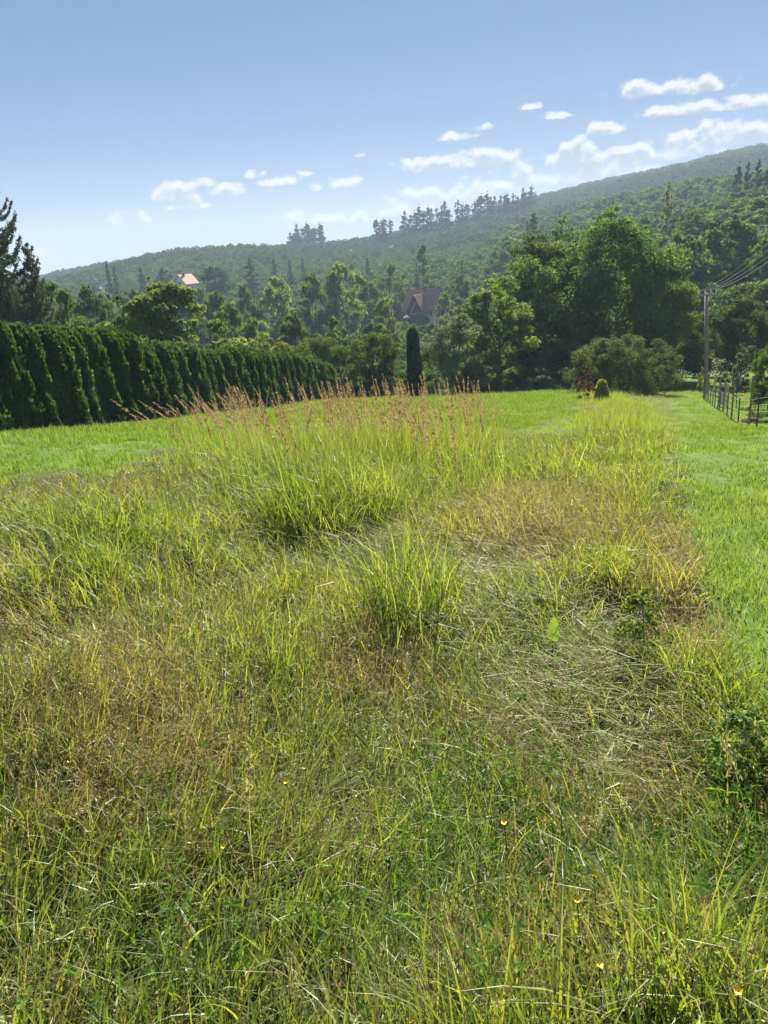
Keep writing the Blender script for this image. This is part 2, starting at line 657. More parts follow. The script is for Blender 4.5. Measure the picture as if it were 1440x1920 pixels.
def zone(px, py, x, y):
    """what grows at a ground point (photo position px, py): lawn share, dry, hay, lush, herbs, broad"""
    wob = (vnoise(x, y, 1.1, 1) - .5) * 2
    n2 = vnoise(x, y, .45, 2)
    n3 = vnoise(x, y, 2.3, 3)

    def ell(*L):
        v = np.zeros_like(px)
        for (cx, cy_, rx, ry, s) in L:
            v = np.maximum(v, s * np.clip(1.35 - ((px - cx) / rx) ** 2 - ((py - cy_) / ry) ** 2 + wob * .45, 0, 1))
        return v
    edge = np.interp(py, [700, 735, 760, 830, 900, 1000, 1180, 1290, 1325, 1360], [1256, 1260, 1264, 1278, 1288, 1300, 1335, 1380, 1440, 1800])
    path = (px + wob * 9 * np.clip((py - 700) / 250, .1, 1.6)) > edge
    L = np.interp(px, [-300, 0, 200, 330, 450, 650, 860, 950, 1060, 1090, 1120], [935, 905, 880, 835, 800, 790, 800, 805, 785, 755, 0])
    lawn = (py + wob * 10) < L
    dry = ell((1000, 1000, 150, 70, .95), (1275, 1110, 48, 110, .95), (1150, 1010, 80, 44, .6), (700, 1290, 150, 70, .8), (120, 1340, 240, 150, .62), (260, 1520, 260, 120, .55),
              (200, 945, 190, 34, .7), (40, 1200, 120, 120, .5), (900, 1420, 170, 80, .45), (1330, 1230, 60, 40, .8), (560, 1650, 160, 100, .3), (1180, 1560, 200, 100, .3))
    hay = ell((1080, 1245, 185, 120, 1), (930, 1070, 130, 45, .75), (1130, 1390, 190, 100, .9), (720, 1035, 110, 36, .7), (900, 1180, 110, 50, .6), (1250, 1440, 160, 90, .6), (640, 1520, 120, 90, .35), (500, 1040, 130, 30, .3))
    lush = ell((740, 930, 150, 46, 1), (480, 950, 160, 40, .6), (790, 1180, 120, 70, .9), (1390, 1400, 90, 70, 1), (520, 1250, 160, 70, .5), (180, 1130, 160, 60, .5))
    herb = ell((1200, 1700, 400, 220, .9), (800, 1820, 300, 130, .8), (1100, 1480, 260, 90, .6), (300, 1800, 300, 120, .5), (900, 1600, 200, 90, .5)) + .08
    broad = ell((1180, 838, 80, 30, 1), (1230, 1780, 200, 120, .35), (560, 1640, 200, 140, .3), (1390, 1420, 80, 60, .6), (120, 1680, 160, 120, .25))
    global FADE
    FADE = .26 + .74 * np.clip(np.minimum((py - L) / 120, (edge - px) / 100) + wob * .12, 0, 1)
    return path, lawn, np.clip(dry * (.6 + .8 * n2), 0, 1), hay, lush, herb, broad, n2, n3


def build_ground():
    fine = np.radians(np.arange(-44, 44.01, .55))
    coarse = np.radians(np.arange(44, 316.01, 4.0))
    az = np.concatenate([fine, coarse[1:-1]])
    rr = np.concatenate([[0.3], np.geomspace(.6, 3000, 190)])
    A, R = np.meshgrid(az, rr)
    X, Y = np.sin(A) * R, np.cos(A) * R
    Z = ground(X.ravel(), Y.ravel()).reshape(X.shape)
    na, nr = len(az), len(rr)
    V = np.stack([X, Y, Z], -1).reshape(-1, 3)
    i = np.arange(nr - 1)[:, None] * na + np.arange(na)[None]
    j = np.arange(nr - 1)[:, None] * na + (np.arange(na)[None] + 1) % na
    Q = np.stack([i, i + na, j + na, j], -1).reshape(-1, 4)
    V = np.concatenate([V, [[0, 0, gz(0, 0.3)]]])
    c = len(V) - 1
    T = [[c, k, (k + 1) % na] for k in range(na)]
    m, N, out = new_mat('turf')
    pos = N.add('ShaderNodeNewGeometry').outputs['Position']
    n1 = N.noise(pos, .35, 6, .6)
    n2 = N.noise(pos, 9, 5, .6)
    col = N.mix(N.maprange(n2, .3, .7), (.030, .032, .012), (.065, .060, .024))
    col = N.mix(N.maprange(n1, .35, .65), col, (.05, .085, .02))
    col = N.mix(N.add('ShaderNodeAttribute', attribute_name='lawn').outputs['Fac'], col, (.075, .125, .018))
    p = N.add('ShaderNodeBsdfPrincipled')
    N.put(p.inputs['Base Color'], col)
    p.inputs['Roughness'].default_value = .95
    p.inputs['Specular IOR Level'].default_value = .1
    b = N.add('ShaderNodeBump')
    b.inputs['Strength'].default_value = .6
    b.inputs['Distance'].default_value = .05
    N.l.new(n2, b.inputs['Height'])
    N.l.new(b.outputs[0], p.inputs['Normal'])
    N.l.new(p.outputs[0], out.inputs[0])
    gp, gq, gd = pix(V[:, 0], V[:, 1], V[:, 2])
    pa, la = zone(gp, gq, V[:, 0], V[:, 1])[:2]
    me = np_mesh('ground', V, Q, T, smooth=True, attrs={'lawn': np.where(np.hypot(V[:, 0], V[:, 1]) > 85, .15, ((pa | la) & (V[:, 1] > 1)).astype(float))})
    o = obj('ground', me, m)
    tag(o, 'grassy slope running down to a wooded valley and up to the hills', 'ground', kind='structure')


build_ground()


# ------------------------------------------------------------------ foliage builders
def leaf_quads(rng, C, N, L, Wd, twist=1.0):
    """diamond leaves: centres C, normals N (roughly), length L, width Wd"""
    n = len(C)
    N = N / np.maximum(np.linalg.norm(N, axis=1, keepdims=True), 1e-6)
    ref = rng.normal(size=(n, 3))
    a = np.cross(N, ref)
    a /= np.maximum(np.linalg.norm(a, axis=1, keepdims=True), 1e-6)
    b = np.cross(N, a)
    L = np.broadcast_to(np.asarray(L, float), (n,))[:, None]
    Wd = np.broadcast_to(np.asarray(Wd, float), (n,))[:, None]
    v = np.empty((n, 4, 3))
    v[:, 0] = C - a * L * .5
    v[:, 1] = C + b * Wd * .5 + a * L * .05
    v[:, 2] = C + a * L * .5 - N * L * .12
    v[:, 3] = C - b * Wd * .5 + a * L * .05
    return v.reshape(-1, 3), np.arange(n * 4).reshape(-1, 4)


def envelope(shape, t):
    """relative crown radius at relative crown height t (0 bottom .. 1 top)"""
    t = np.clip(t, 0, 1)
    if shape == 'round':
        return np.sqrt(np.clip(1 - (2 * t - .85) ** 2 / 1.33, 0.02, 1))
    if shape == 'dome':
        return np.sqrt(np.clip(1 - t ** 2.2, .02, 1)) * (.75 + .25 * np.minimum(1, t * 4))
    if shape == 'oval':
        return np.sin(np.pi * np.clip(t * .9 + .08, 0, 1)) ** .7
    if shape == 'cone':
        return (1 - t) ** .85 + .03
    if shape == 'column':
        return np.minimum(1, t * 5 + .35) * np.clip((1 - t) * 3.2, 0, 1) ** .6
    if shape == 'vase':
        return .35 + .65 * np.sin(np.pi * np.clip(.15 + .8 * t, 0, 1))
    return np.ones_like(t)


def make_tree(name, seed, H, Wd, cb, shape, nclump, nleaf, leaf, clump_r=.16, up=.35, limbs=12, lean=0.0, trunk_r=None, fork=.35, spikes=0):
    """prototype: returns (crown mesh, trunk mesh, H, W); base at the origin"""
    rng = np.random.default_rng(seed)
    Hc = H * (1 - cb)
    R = Wd / 2
    t = rng.beta(1.35, 1.1, nclump)
    a = rng.uniform(0, 2 * np.pi, nclump)
    lob = 1 + .22 * np.sin(a * 3 + seed) + .16 * np.sin(a * 5 + seed * 2.3 + t * 5)
    rad = envelope(shape, t) * R * lob * np.sqrt(rng.uniform(.12, 1, nclump))
    cx, cyy, cz = np.cos(a) * rad, np.sin(a) * rad, H * cb + t * Hc * .93
    cx = cx + lean * cz
    cs = clump_r * Wd * rng.uniform(.55, 1.25, nclump) * (0.75 + .35 * envelope(shape, t))
    if spikes:                       # upright leading shoots on top of the crown
        k = rng.choice(np.argsort(-t)[:max(spikes * 3, spikes)], spikes, replace=False)
        cz[k] += rng.uniform(.03, .10, spikes) * H
        cs[k] *= .55
    wgt = cs ** 2
    own = rng.choice(nclump, nleaf, p=wgt / wgt.sum())
    d = rng.normal(size=(nleaf, 3))
    d /= np.linalg.norm(d, axis=1, keepdims=True)
    d[:, 2] = np.abs(d[:, 2]) * rng.choice([1, 1, 1, -1], nleaf)
    rr = cs[own] * rng.uniform(0, 1, nleaf) ** .45
    C = np.stack([cx, cyy, cz], 1)[own] + d * rr[:, None] * np.array([1, 1, .72])
    ax = np.stack([C[:, 0], C[:, 1], (C[:, 2] - H * cb) * .3], 1) / max(R, .1)
    N = d * .7 + rng.normal(size=(nleaf, 3)) * .75 + np.array([0, 0, up]) + ax * .3
    s = leaf * rng.uniform(.65, 1.35, nleaf)
    V, Q = leaf_quads(rng, C, N, s * 1.25, s * .8)
    tint = np.clip(rng.normal(.45, .22, nleaf) + rng.normal(0, .16, nclump)[own], 0, 1)
    crown = np_mesh(name + '_crown', V, Q, attrs={'tint': np.repeat(tint, 4)})
    g = Geo()
    tr = trunk_r or H * .018
    top = H * (cb + (1 - cb) * fork)
    bend = rng.normal(0, .012 * H, (4, 2))
    pts = [(lean * top * i / 4 + (bend[i - 1, 0] if i else 0), (bend[i - 1, 1] if i else 0), top * i / 4 - (.3 if i == 0 else 0)) for i in range(5)]
    g.tube(pts, [tr * 1.35, tr * 1.05, tr * .95, tr * .85, tr * .6], 8)
    order = np.argsort(-cs)[:limbs]
    for k in order:
        e = Vector((cx[k], cyy[k], cz[k]))
        s0 = Vector(pts[rng.integers(2, 5)])
        mid = s0.lerp(e, .5) + Vector((0, 0, .06 * H)) * float(rng.uniform(.2, 1))
        g.tube([s0, mid, e], [tr * .5, tr * .32, tr * .1], 5, False)
    trunk = g.mesh(name + '_trunk', True)
    He = float(np.percentile(V[:, 2], 99.7))
    We = 2 * float(np.percentile(np.hypot(V[:, 0], V[:, 1]), 97))
    return crown, trunk, He, We


def make_thuja(name, seed, H, R, n, spray=.13, taper=1.7, mat=None):
    """clipped or free-grown arborvitae: dense upright sprays on a slightly ribbed cone, over a woody core"""
    rng = np.random.default_rng(seed)
    t = rng.uniform(0, 1, n) ** .95
    a = rng.uniform(0, 2 * np.pi, n)
    prof = (1 - taper * t) * (.86 + .14 * np.minimum(1, t * 5)) * np.sqrt(np.clip(1 - (np.clip(t - .86, 0, 1) / .142) ** 2, 0, 1))
    rib = 1 + .07 * np.sin(a * 6 + seed + 2 * np.sin(t * 5)) + .05 * np.sin(a * 11 + t * 9 + seed * 3) + .04 * np.sin(t * 26 + a * 3)
    rad = R * prof * rib * (1 - .30 * rng.uniform(0, 1, n) ** 2.2) + rng.exponential(.012, n)
    C = np.stack([np.cos(a) * rad, np.sin(a) * rad, t * H * rng.uniform(.985, 1.015, n) + rng.normal(0, .02, n)], 1)
    out = np.stack([np.cos(a), np.sin(a), np.full(n, .25)], 1)
    tang = np.stack([-np.sin(a), np.cos(a), np.zeros(n)], 1)
    N = tang * rng.choice([-1, 1], n)[:, None] * .55 + out * .75 + rng.normal(size=(n, 3)) * .4
    N /= np.linalg.norm(N, axis=1, keepdims=True)
    upv = np.array([0, 0, 1.0]) + out * .45 + rng.normal(size=(n, 3)) * .25
    A = upv - (upv * N).sum(1, keepdims=True) * N
    A /= np.linalg.norm(A, axis=1, keepdims=True)
    B = np.cross(N, A)
    L = (spray * rng.uniform(.6, 1.3, n))[:, None]
    v = np.empty((n, 4, 3))
    v[:, 0] = C - A * L * .5
    v[:, 1] = C + B * L * .3 + A * L * .12
    v[:, 2] = C + A * L * .6
    v[:, 3] = C - B * L * .3 + A * L * .12
    tint = np.clip(rng.normal(.4, .22, n) + .25 * np.sin(a * 6 + seed), 0, 1)
    crown = np_mesh(name + '_crown', v.reshape(-1, 3), np.arange(4 * n).reshape(-1, 4), attrs={'tint': np.repeat(tint, 4)})
    g = Geo()
    g.tube([(0, 0, -.15), (0, 0, H * .3), (0, 0, H * .65), (0, 0, H * .9)], [R * .5, R * .56, R * .38, R * .05], 9)
    return crown, g.mesh(name + '_trunk', True), H, 2 * R


def make_spruce(name, seed, H, Wd, nb, per, needle=.16, droop=.25, upturn=.35, taper=.8):
    rng = np.random.default_rng(seed)
    g = Geo()
    g.tube([(0, 0, -.3), (0, 0, H * .5), (0, 0, H * .99)], [H * .016, H * .01, H * .002], 7)
    Cs, Ns = [], []
    for k in range(nb):
        t = (k + rng.uniform(0, 1)) / nb
        t = t ** .9
        z0 = H * (.06 + .93 * t)
        L = Wd / 2 * (1 - t) ** taper * rng.uniform(.7, 1.15) + .15
        a = k * 2.4 + rng.uniform(-.3, .3)
        dr = np.array([math.cos(a), math.sin(a), 0])
        m = max(10, int(per * L / (Wd / 2)))
        s = rng.uniform(.08, 1, m)
        zz = -droop * L * np.sin(s * 2.2) + upturn * L * s ** 3
        base = np.outer(s * L, dr) + np.c_[np.zeros(m), np.zeros(m), z0 + zz]
        side = np.array([-dr[1], dr[0], 0])
        wd = (.22 * L * (1 - s * .7) + .08)
        off = np.outer(rng.normal(0, .5, m) * wd, side) + np.c_[np.zeros(m), np.zeros(m), -np.abs(rng.normal(0, .22, m)) * (wd + .12)]
        Cs.append(base + off)
        Ns.append(rng.normal(size=(m, 3)) * .7 + np.array([0, 0, .6]))
        pts = [tuple(dr * L * q + np.array([0, 0, z0 - droop * L * math.sin(q * 2.2) + upturn * L * q ** 3])) for q in (0, .35, .7, 1)]
        g.tube(pts, [.012 * L + .006, .009 * L + .004, .006 * L, .002], 4, False)
    C = np.concatenate(Cs); N = np.concatenate(Ns)
    n = len(C)
    s = needle * rng.uniform(.6, 1.4, n)
    V, Q = leaf_quads(rng, C, N, s * 1.6, s * .55)
    crown = np_mesh(name + '_crown', V, Q, attrs={'tint': np.repeat(np.clip(rng.normal(.45, .25, n), 0, 1), 4)})
    return crown, g.mesh(name + '_trunk', True), H, Wd


def plant_tree(proto, name, base, h, w, mat, label, cat='tree', group=None, rz=0.0, bark='bark', depth=None):
    cr, tr, H0, W0 = proto
    e = thing(name, label, cat, base, group, rz, (w / W0, (depth or w) / W0, h / H0))
    obj('crown', cr, MAT[mat], e)
    obj('trunk', tr, MAT[bark], e)
    return e


def by_photo(px, pytop, d, wpx):
    """base on the ground at photo column px and distance d, height up to photo row pytop"""
    top = at(px, pytop, d)
    z = gz(top[0], top[1])
    return Vector((top[0], top[1], z)), float(top[2] - z), wpx * d / FPX


# ------------------------------------------------------------------ arborvitae hedge behind the meadow
ORD = ['first', 'second', 'third', 'fourth', 'fifth', 'sixth', 'seventh', 'eighth', 'ninth', 'tenth', 'eleventh', 'twelfth', 'thirteenth',
       'fourteenth', 'fifteenth', 'sixteenth', 'seventeenth', 'eighteenth', 'nineteenth', 'twentieth', 'twenty-first', 'twenty-second', 'twenty-third',
       'twenty-fourth', 'twenty-fifth', 'twenty-sixth', 'twenty-seventh', 'twenty-eighth']
THUJA = [make_thuja('arborvitae_%d' % i, 11 + i, 3.4, 1.12, 13000, .13, (.40, .48, .44, .50, .42)[i]) for i in range(5)]
rh = random.Random(3)
HA, HB = np.array([-12.5, 25.0]), np.array([-4.4, 60.5])
HL = float(np.linalg.norm(HB - HA))
hdir = (HB - HA) / HL
s = -3.6
tall, low = [], []
while s < HL:
    p = HA + hdir * s
    p = at(720 + p[0] / p[1] * FPX * .985, 780, p[1])[:2]
    (tall if s < 8.0 else low).append((s, p))
    s += rh.uniform(1.12, 1.42) if s < 8 else rh.uniform(1.22, 1.5)
for blk, lst, H in (('tall', tall, 3.62), ('low', low, 3.38)):
    for k, (s, p) in enumerate(lst):
        hh = H * rh.uniform(.96, 1.04) - (.0 if s < HL - 9 else .055 * (s - HL + 9))
        if blk == 'tall':
            lab = 'dark green arborvitae, %s from the near end of the tall block of hedge' % ORD[k]
        else:
            lab = 'dark green arborvitae, %s from the step in the lower hedge row' % ORD[k]
        if s < -2.0:
            lab = 'dark green arborvitae beyond the frame edge, %s of the hedge' % ORD[k]
        w = rh.uniform(2.0, 2.45)
        plant_tree(THUJA[rh.randrange(5)], 'arborvitae', (p[0], p[1], gz(p[0], p[1]) - .05), hh, w, 'thuja', lab, 'arborvitae', 'arborvitae of the hedge', rh.uniform(0, 6.28))

# ------------------------------------------------------------------ larger trees and shrubs round the meadow
big1 = make_tree('lime_a', 21, 14, 14, .03, 'round', 190, 76000, .18, .105, .5, 26, trunk_r=.3, spikes=30)
big2 = make_tree('lime_b', 22, 13, 9, .03, 'oval', 110, 38000, .18, .13, .5, 18, spikes=20)
big3 = make_tree('lime_c', 23, 10, 6, .06, 'oval', 70, 20000, .15, .135, .45, 16, spikes=16)
bush1 = make_tree('apple_a', 24, 4.6, 9.5, .04, 'dome', 150, 42000, .10, .075, .35, 30, fork=.5, spikes=40)
bush2 = make_tree('apple_b', 25, 6, 7, .05, 'dome', 100, 34000, .11, .10, .35, 20, spikes=24)
willow = make_tree('silver_a', 26, 5.6, 5.2, .12, 'dome', 90, 26000, .095, .11, .2, 20, spikes=30)
walnut = make_tree('walnut_a', 27, 8, 8.5, .2, 'dome', 80, 17000, .23, .105, .5, 22, spikes=24)
row1 = make_tree('row_a', 28, 6, 6, .28, 'round', 80, 24000, .12, .115, .3, 16, spikes=16)
pop_a = None
shrub1 = make_tree('shrub_a', 29, 2, 2, .03, 'dome', 22, 5000, .07, .2, .3, 10, fork=.5, spikes=4)
twiggy = make_tree('pear_a', 30, 2.6, 2.0, .18, 'vase', 26, 2600, .085, .12, .3, 22, trunk_r=.035, spikes=12, fork=.3)
purple1 = make_tree('purple_a', 31, 1.6, .85, .05, 'vase', 34, 1300, .07, .13, .1, 14, trunk_r=.018, spikes=7)
spruce1 = make_spruce('spruce_a', 41, 13, 8, 100, 380, .17, .28, .55, .55)
spruce2 = make_spruce('spruce_b', 42, 6, 3, 56, 170, .13, .2, .55, .6)
column1 = make_thuja('column_a', 43, 5, .7, 5200, .24, .32)
golden1 = make_thuja('golden_a', 44, 1.15, .46, 3800, .07, .62)
MID = [make_tree('mid_%d' % i, 50 + i, 9, 8, (.12, .08, .15, .1, .05, .12)[i], ('round', 'dome', 'oval', 'round', 'dome', 'oval')[i], 60, 6500, .33, .125, .5, 12, spikes=12) for i in range(6)]
POP = [make_tree('poplar_%d' % i, 60 + i, 22, 5.0, .08, 'oval', 60, 2600, .6, .17, .3, 14, trunk_r=.2, fork=.85, spikes=10) for i in range(3)]
CON = [make_spruce('far_conifer_%d' % i, 70 + i, 12, 5, 44, 70, .42, .2, .25) for i in range(2)]
THIN = [make_tree('pine_a', 75, 16, 6, .55, 'dome', 16, 1500, .5, .22, .4, 8, trunk_r=.18, fork=.7)]

rt = random.Random(17)
NEAR_TREES = [
    # proto, name, px, top row, distance, width px, leaf, label, category
    (big1, 'broadleaf_tree', 1135, 402, 66, 365, 'mid', 'largest dense green broadleaf tree with a wide rounded crown, behind the golden shrub', 'tree'),
    (big2, 'broadleaf_tree', 1010, 442, 70, 215, 'mid', 'tall dense broadleaf tree at the left shoulder of the largest tree', 'tree'),
    (big3, 'broadleaf_tree', 935, 520, 60, 165, 'light', 'slimmer upright light green tree between the silvery tree and the largest tree', 'tree'),
    (big2, 'broadleaf_tree', 1238, 470, 64, 170, 'light', 'bright leaved broadleaf tree at the right flank of the largest tree beside the path', 'tree'),
    (bush1, 'apple_tree', 1166, 630, 50, 222, 'grey', 'low spreading fruit tree reaching to the grass beside the path, behind the golden shrub', 'tree'),
    (willow, 'silver_tree', 852, 578, 55, 150, 'silver', 'small tree with pale silvery leaves beside the dark column', 'tree'),
    (column1, 'columnar_conifer', 773, 616, 54, 29, 'conifer', 'narrow dark columnar conifer standing left of the silvery tree', 'tree'),
    (row1, 'round_tree', 692, 624, 62, 140, 'mid', 'rounded dense green tree with thin trunk just left of the dark column', 'tree'),
    (row1, 'round_tree', 590, 632, 68, 135, 'mid', 'rounded green tree rising behind the far end of the hedge', 'tree'),
    (bush2, 'fruit_tree', 1390, 556, 57, 190, 'grey', 'broad rounded fruit tree directly behind the utility pole', 'tree'),
    (row1, 'fruit_tree', 1308, 606, 72, 84, 'grey', 'smaller leafy tree overhanging the far end of the mown path', 'tree'),
    (twiggy, 'young_tree', 1390, 652, 35, 62, 'silver', 'young fruit tree with upright pale twigs behind the wire fence', 'tree'),
    (bush2, 'garden_bush', 1452, 640, 33, 90, 'mid', 'dense green bush at the frame edge behind the wire fence', 'bush'),
    (shrub1, 'rust_bush', 1411, 757, 26.5, 36, 'rust', 'small reddish brown bush at the foot of the wire fence', 'bush'),
    (shrub1, 'fence_bush', 1446, 752, 25.5, 52, 'mid', 'low green bush beside the reddish bush at the wire fence', 'bush'),
    (golden1, 'golden_conifer', 1129, 711, 37, 34, 'golden', 'small golden cone shaped conifer standing in the meadow', 'shrub'),
    (purple1, 'purple_shrub', 1097, 684, 37, 36, 'purple', 'purple leaved upright shrub beside the golden conifer', 'shrub'),
    (walnut, 'walnut_tree', 292, 532, 50, 252, 'walnut', 'bright large leaved tree rising right behind the tall hedge block', 'tree'),
    (spruce1, 'spruce_tree', -42, 318, 44, 215, 'spruce', 'tall spruce with upturned branch tips at the edge behind the hedge', 'tree'),
    (spruce2, 'spruce_tree', 48, 452, 46, 92, 'spruce', 'lower slender spruce top beside the tall spruce', 'tree'),
    (MID[0], 'dark_tree', 78, 528, 62, 120, 'dark', 'dark rounded tree right of the spruces behind the hedge', 'tree'),
    (MID[1], 'dark_tree', 20, 540, 58, 110, 'dark', 'dark tree filling below the tall spruce behind the hedge', 'tree'),
    (MID[2], 'dark_tree', 165, 536, 84, 100, 'dark', 'dark greyish tree under the pink roof', 'tree'),
    (shrub1, 'yellow_bush', 98, 588, 52, 56, 'yellow', 'yellow green bush peeping over the tall hedge', 'bush'),
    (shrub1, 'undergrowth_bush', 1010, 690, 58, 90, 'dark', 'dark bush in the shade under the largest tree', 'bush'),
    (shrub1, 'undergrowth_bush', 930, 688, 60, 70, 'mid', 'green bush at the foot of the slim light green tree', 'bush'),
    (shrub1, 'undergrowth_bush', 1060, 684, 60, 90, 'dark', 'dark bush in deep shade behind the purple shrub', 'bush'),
    (shrub1, 'undergrowth_bush', 728, 704, 60, 50, 'light', 'light green bush under the rounded tree left of the dark column', 'bush'),
    (shrub1, 'vine_bush', 1316, 686, 54, 16, 'yellow', 'yellow green climbing plant at the foot of the utility pole', 'bush'),
]
for (pr, nm, px, pt, d, w, mt, lab, cat) in NEAR_TREES:
    b, h, wm = by_photo(px, pt, d, w)
    plant_tree(pr, nm, b - Vector((0, 0, .05)), h, wm, mt, lab, cat, None, rt.uniform(0, 6.28))

VALLEY = [
    # kind, px, top row, distance, width px, leaf, label
    ('mid', 425, 572, 95, 70, 'mid', 'green tree just right of the large leaved tree behind the hedge'),
    ('mid', 472, 598, 84, 80, 'light', 'light green bushy tree behind the middle of the hedge'),
    ('mid', 545, 588, 88, 90, 'mid', 'bushy green tree below the two rounded valley trees'),
    ('mid', 450, 634, 72, 90, 'yellow', 'yellowish green shrubby tree just above the middle of the hedge'),
    ('mid', 525, 640, 74, 80, 'yellow', 'brownish yellow shrub above the far hedge'),
    ('mid', 625, 596, 100, 80, 'mid', 'dense green tree above the rounded trees at the hedge end'),
    ('mid', 700, 606, 98, 80, 'dark', 'dark green tree between the rounded trees and the brown house'),
    ('mid', 518, 520, 165, 92, 'light', 'rounded light green tree with visible trunk in the valley'),
    ('mid', 582, 514, 172, 80, 'mid', 'green tree between the two large rounded valley trees'),
    ('mid', 642, 494, 180, 104, 'light', 'largest rounded light green tree in the valley left of the brown house'),
    ('mid', 722, 556, 150, 66, 'light', 'light green tree directly left of the brown roofed house'),
    ('mid', 735, 496, 240, 84, 'mid', 'broad green tree behind and left of the brown roofed house'),
    ('mid', 690, 528, 200, 60, 'dark', 'dark tree between the largest valley tree and the brown house'),
    ('mid', 862, 516, 215, 64, 'mid', 'green tree standing right of the brown roofed house'),
    ('mid', 832, 548, 200, 46, 'light', 'small light tree touching the right wall of the brown house'),
    ('mid', 900, 540, 150, 70, 'yellow', 'yellowish green tree behind the slim light green tree'),
    ('mid', 935, 468, 240, 80, 'dark', 'dark tree on the slope left of the largest tree'),
    ('mid', 875, 586, 120, 70, 'light', 'light green tree right behind the silvery tree'),
    ('mid', 400, 548, 140, 80, 'mid', 'green tree below and right of the white house'),
    ('mid', 455, 535, 160, 60, 'dark', 'dark green tree left of the rounded tree with visible trunk'),
    ('mid', 340, 545, 130, 76, 'dark', 'dark tree under the white gabled house'),
    ('mid', 245, 545, 150, 80, 'dark', 'dark tree between the pink roof and the white house'),
    ('mid', 195, 548, 140, 70, 'dark', 'dark tree just right of the pink roof'),
    ('mid', 305, 504, 300, 66, 'far_dark', 'dark rounded tree left of the white gabled house'),
    ('mid', 400, 500, 290, 74, 'far_dark', 'dark tree just right of the white gabled house'),
    ('mid', 374, 541, 205, 66, 'mid', 'green tree in front of the lower wall of the white gabled house'),
    ('mid', 178, 534, 312, 44, 'dark', 'dark tree hiding the walls of the pink roofed house'),
    ('con', 198, 490, 290, 26, 'conifer', 'dark spire conifer, taller one of the pair above the pink roof'),
    ('con', 212, 499, 285, 24, 'conifer', 'dark spire conifer, shorter one of the pair above the pink roof'),
    ('con', 262, 500, 300, 40, 'conifer', 'dark conifer right of the spire pair'),
    ('con', 466, 482, 300, 56, 'conifer', 'broad dark conifer in mid valley above the light rounded tree'),
    ('con', 512, 484, 330, 34, 'conifer', 'dark conifer right of the broad dark conifer'),
    ('con', 542, 486, 330, 28, 'conifer', 'narrow dark conifer, middle of the row on the slope'),
    ('con', 566, 484, 345, 22, 'conifer', 'small dark conifer at the right end of the slope row'),
    ('con', 688, 482, 330, 30, 'conifer', 'single dark conifer above the largest rounded valley tree'),
    ('con', 781, 490, 270, 20, 'conifer', 'small dark conifer beside the tall bare stemmed pine'),
    ('pine', 790, 458, 262, 34, 'dark', 'tall pine with bare stem standing above the brown roofed house'),
    ('con', 866, 486, 260, 24, 'conifer', 'dark conifer on the slope right of the tall pine'),
    ('mid', 1370, 405, 118, 210, 'dark', 'big dark tree on the wooded slope above the utility pole'),
    ('mid', 1270, 440, 112, 120, 'dark', 'dark tree on the wooded slope right of the largest tree'),
    ('mid', 1452, 430, 105, 130, 'dark', 'dark tree at the frame edge behind the power lines'),
    ('pop', 1254, 342, 190, 22, 'yellow', 'narrow pale tree rising from the wooded slope'),
    ('pop', 1385, 312, 230, 20, 'far_dark', 'dark narrow spire tree, first of the spires high on the wooded slope'),
    ('pop', 1404, 304, 230, 22, 'far_dark', 'dark narrow spire tree, second of the spires high on the wooded slope'),
    ('pop', 1424, 300, 225, 22, 'far_dark', 'dark narrow spire tree, third of the spires high on the wooded slope'),
    ('pop', 1442, 318, 220, 22, 'far_dark', 'dark narrow spire tree at the frame edge high on the wooded slope'),
]
for i, (kd, px, pt, d, w, mt, lab) in enumerate(VALLEY):
    b, h, wm = by_photo(px, pt, d, w)
    pr = {'mid': MID[i % 6], 'con': CON[i % 2], 'pine': THIN[0], 'pop': POP[i % 3]}[kd]
    nm = {'mid': 'valley_tree', 'con': 'valley_conifer', 'pine': 'pine_tree', 'pop': 'spire_tree'}[kd]
    plant_tree(pr, nm, b, h, wm, mt, lab, 'tree', 'trees of the valley', rt.uniform(0, 6.28))

CLUMPS = [
    # x range, top rows, count, bottom allowance, group phrase
    (538, 606, 428, 424, 11, 'poplar clump on the left skyline', 690),
    (703, 733, 410, 404, 4, 'small poplar clump standing alone on the hillside', 640),
    (757, 848, 394, 384, 11, 'poplar row at mid ridge, lower end', 650),
    (856, 1000, 378, 356, 17, 'poplar row along the ridge, upper end', 670),
]
for (x0, x1, t0, t1, n, phrase, d) in CLUMPS:
    for k in range(n):
        px = x0 + (x1 - x0) * (k + rt.uniform(.1, .9)) / n
        pt = t0 + (t1 - t0) * k / max(1, n - 1) + rt.uniform(-8, 10)
        b, h, wm = by_photo(px, pt, d + rt.uniform(-20, 20), rt.uniform(14, 22))
        hmin = rt.uniform(24, 30)
        plant_tree(POP[rt.randrange(3)], 'poplar_tree', b + Vector((0, 0, min(0, h - hmin) * 0)), h, wm, 'far_dark',
                   'slender dark poplar, %s along the %s' % (ORD[k], phrase), 'poplar', phrase, rt.uniform(0, 6.28))


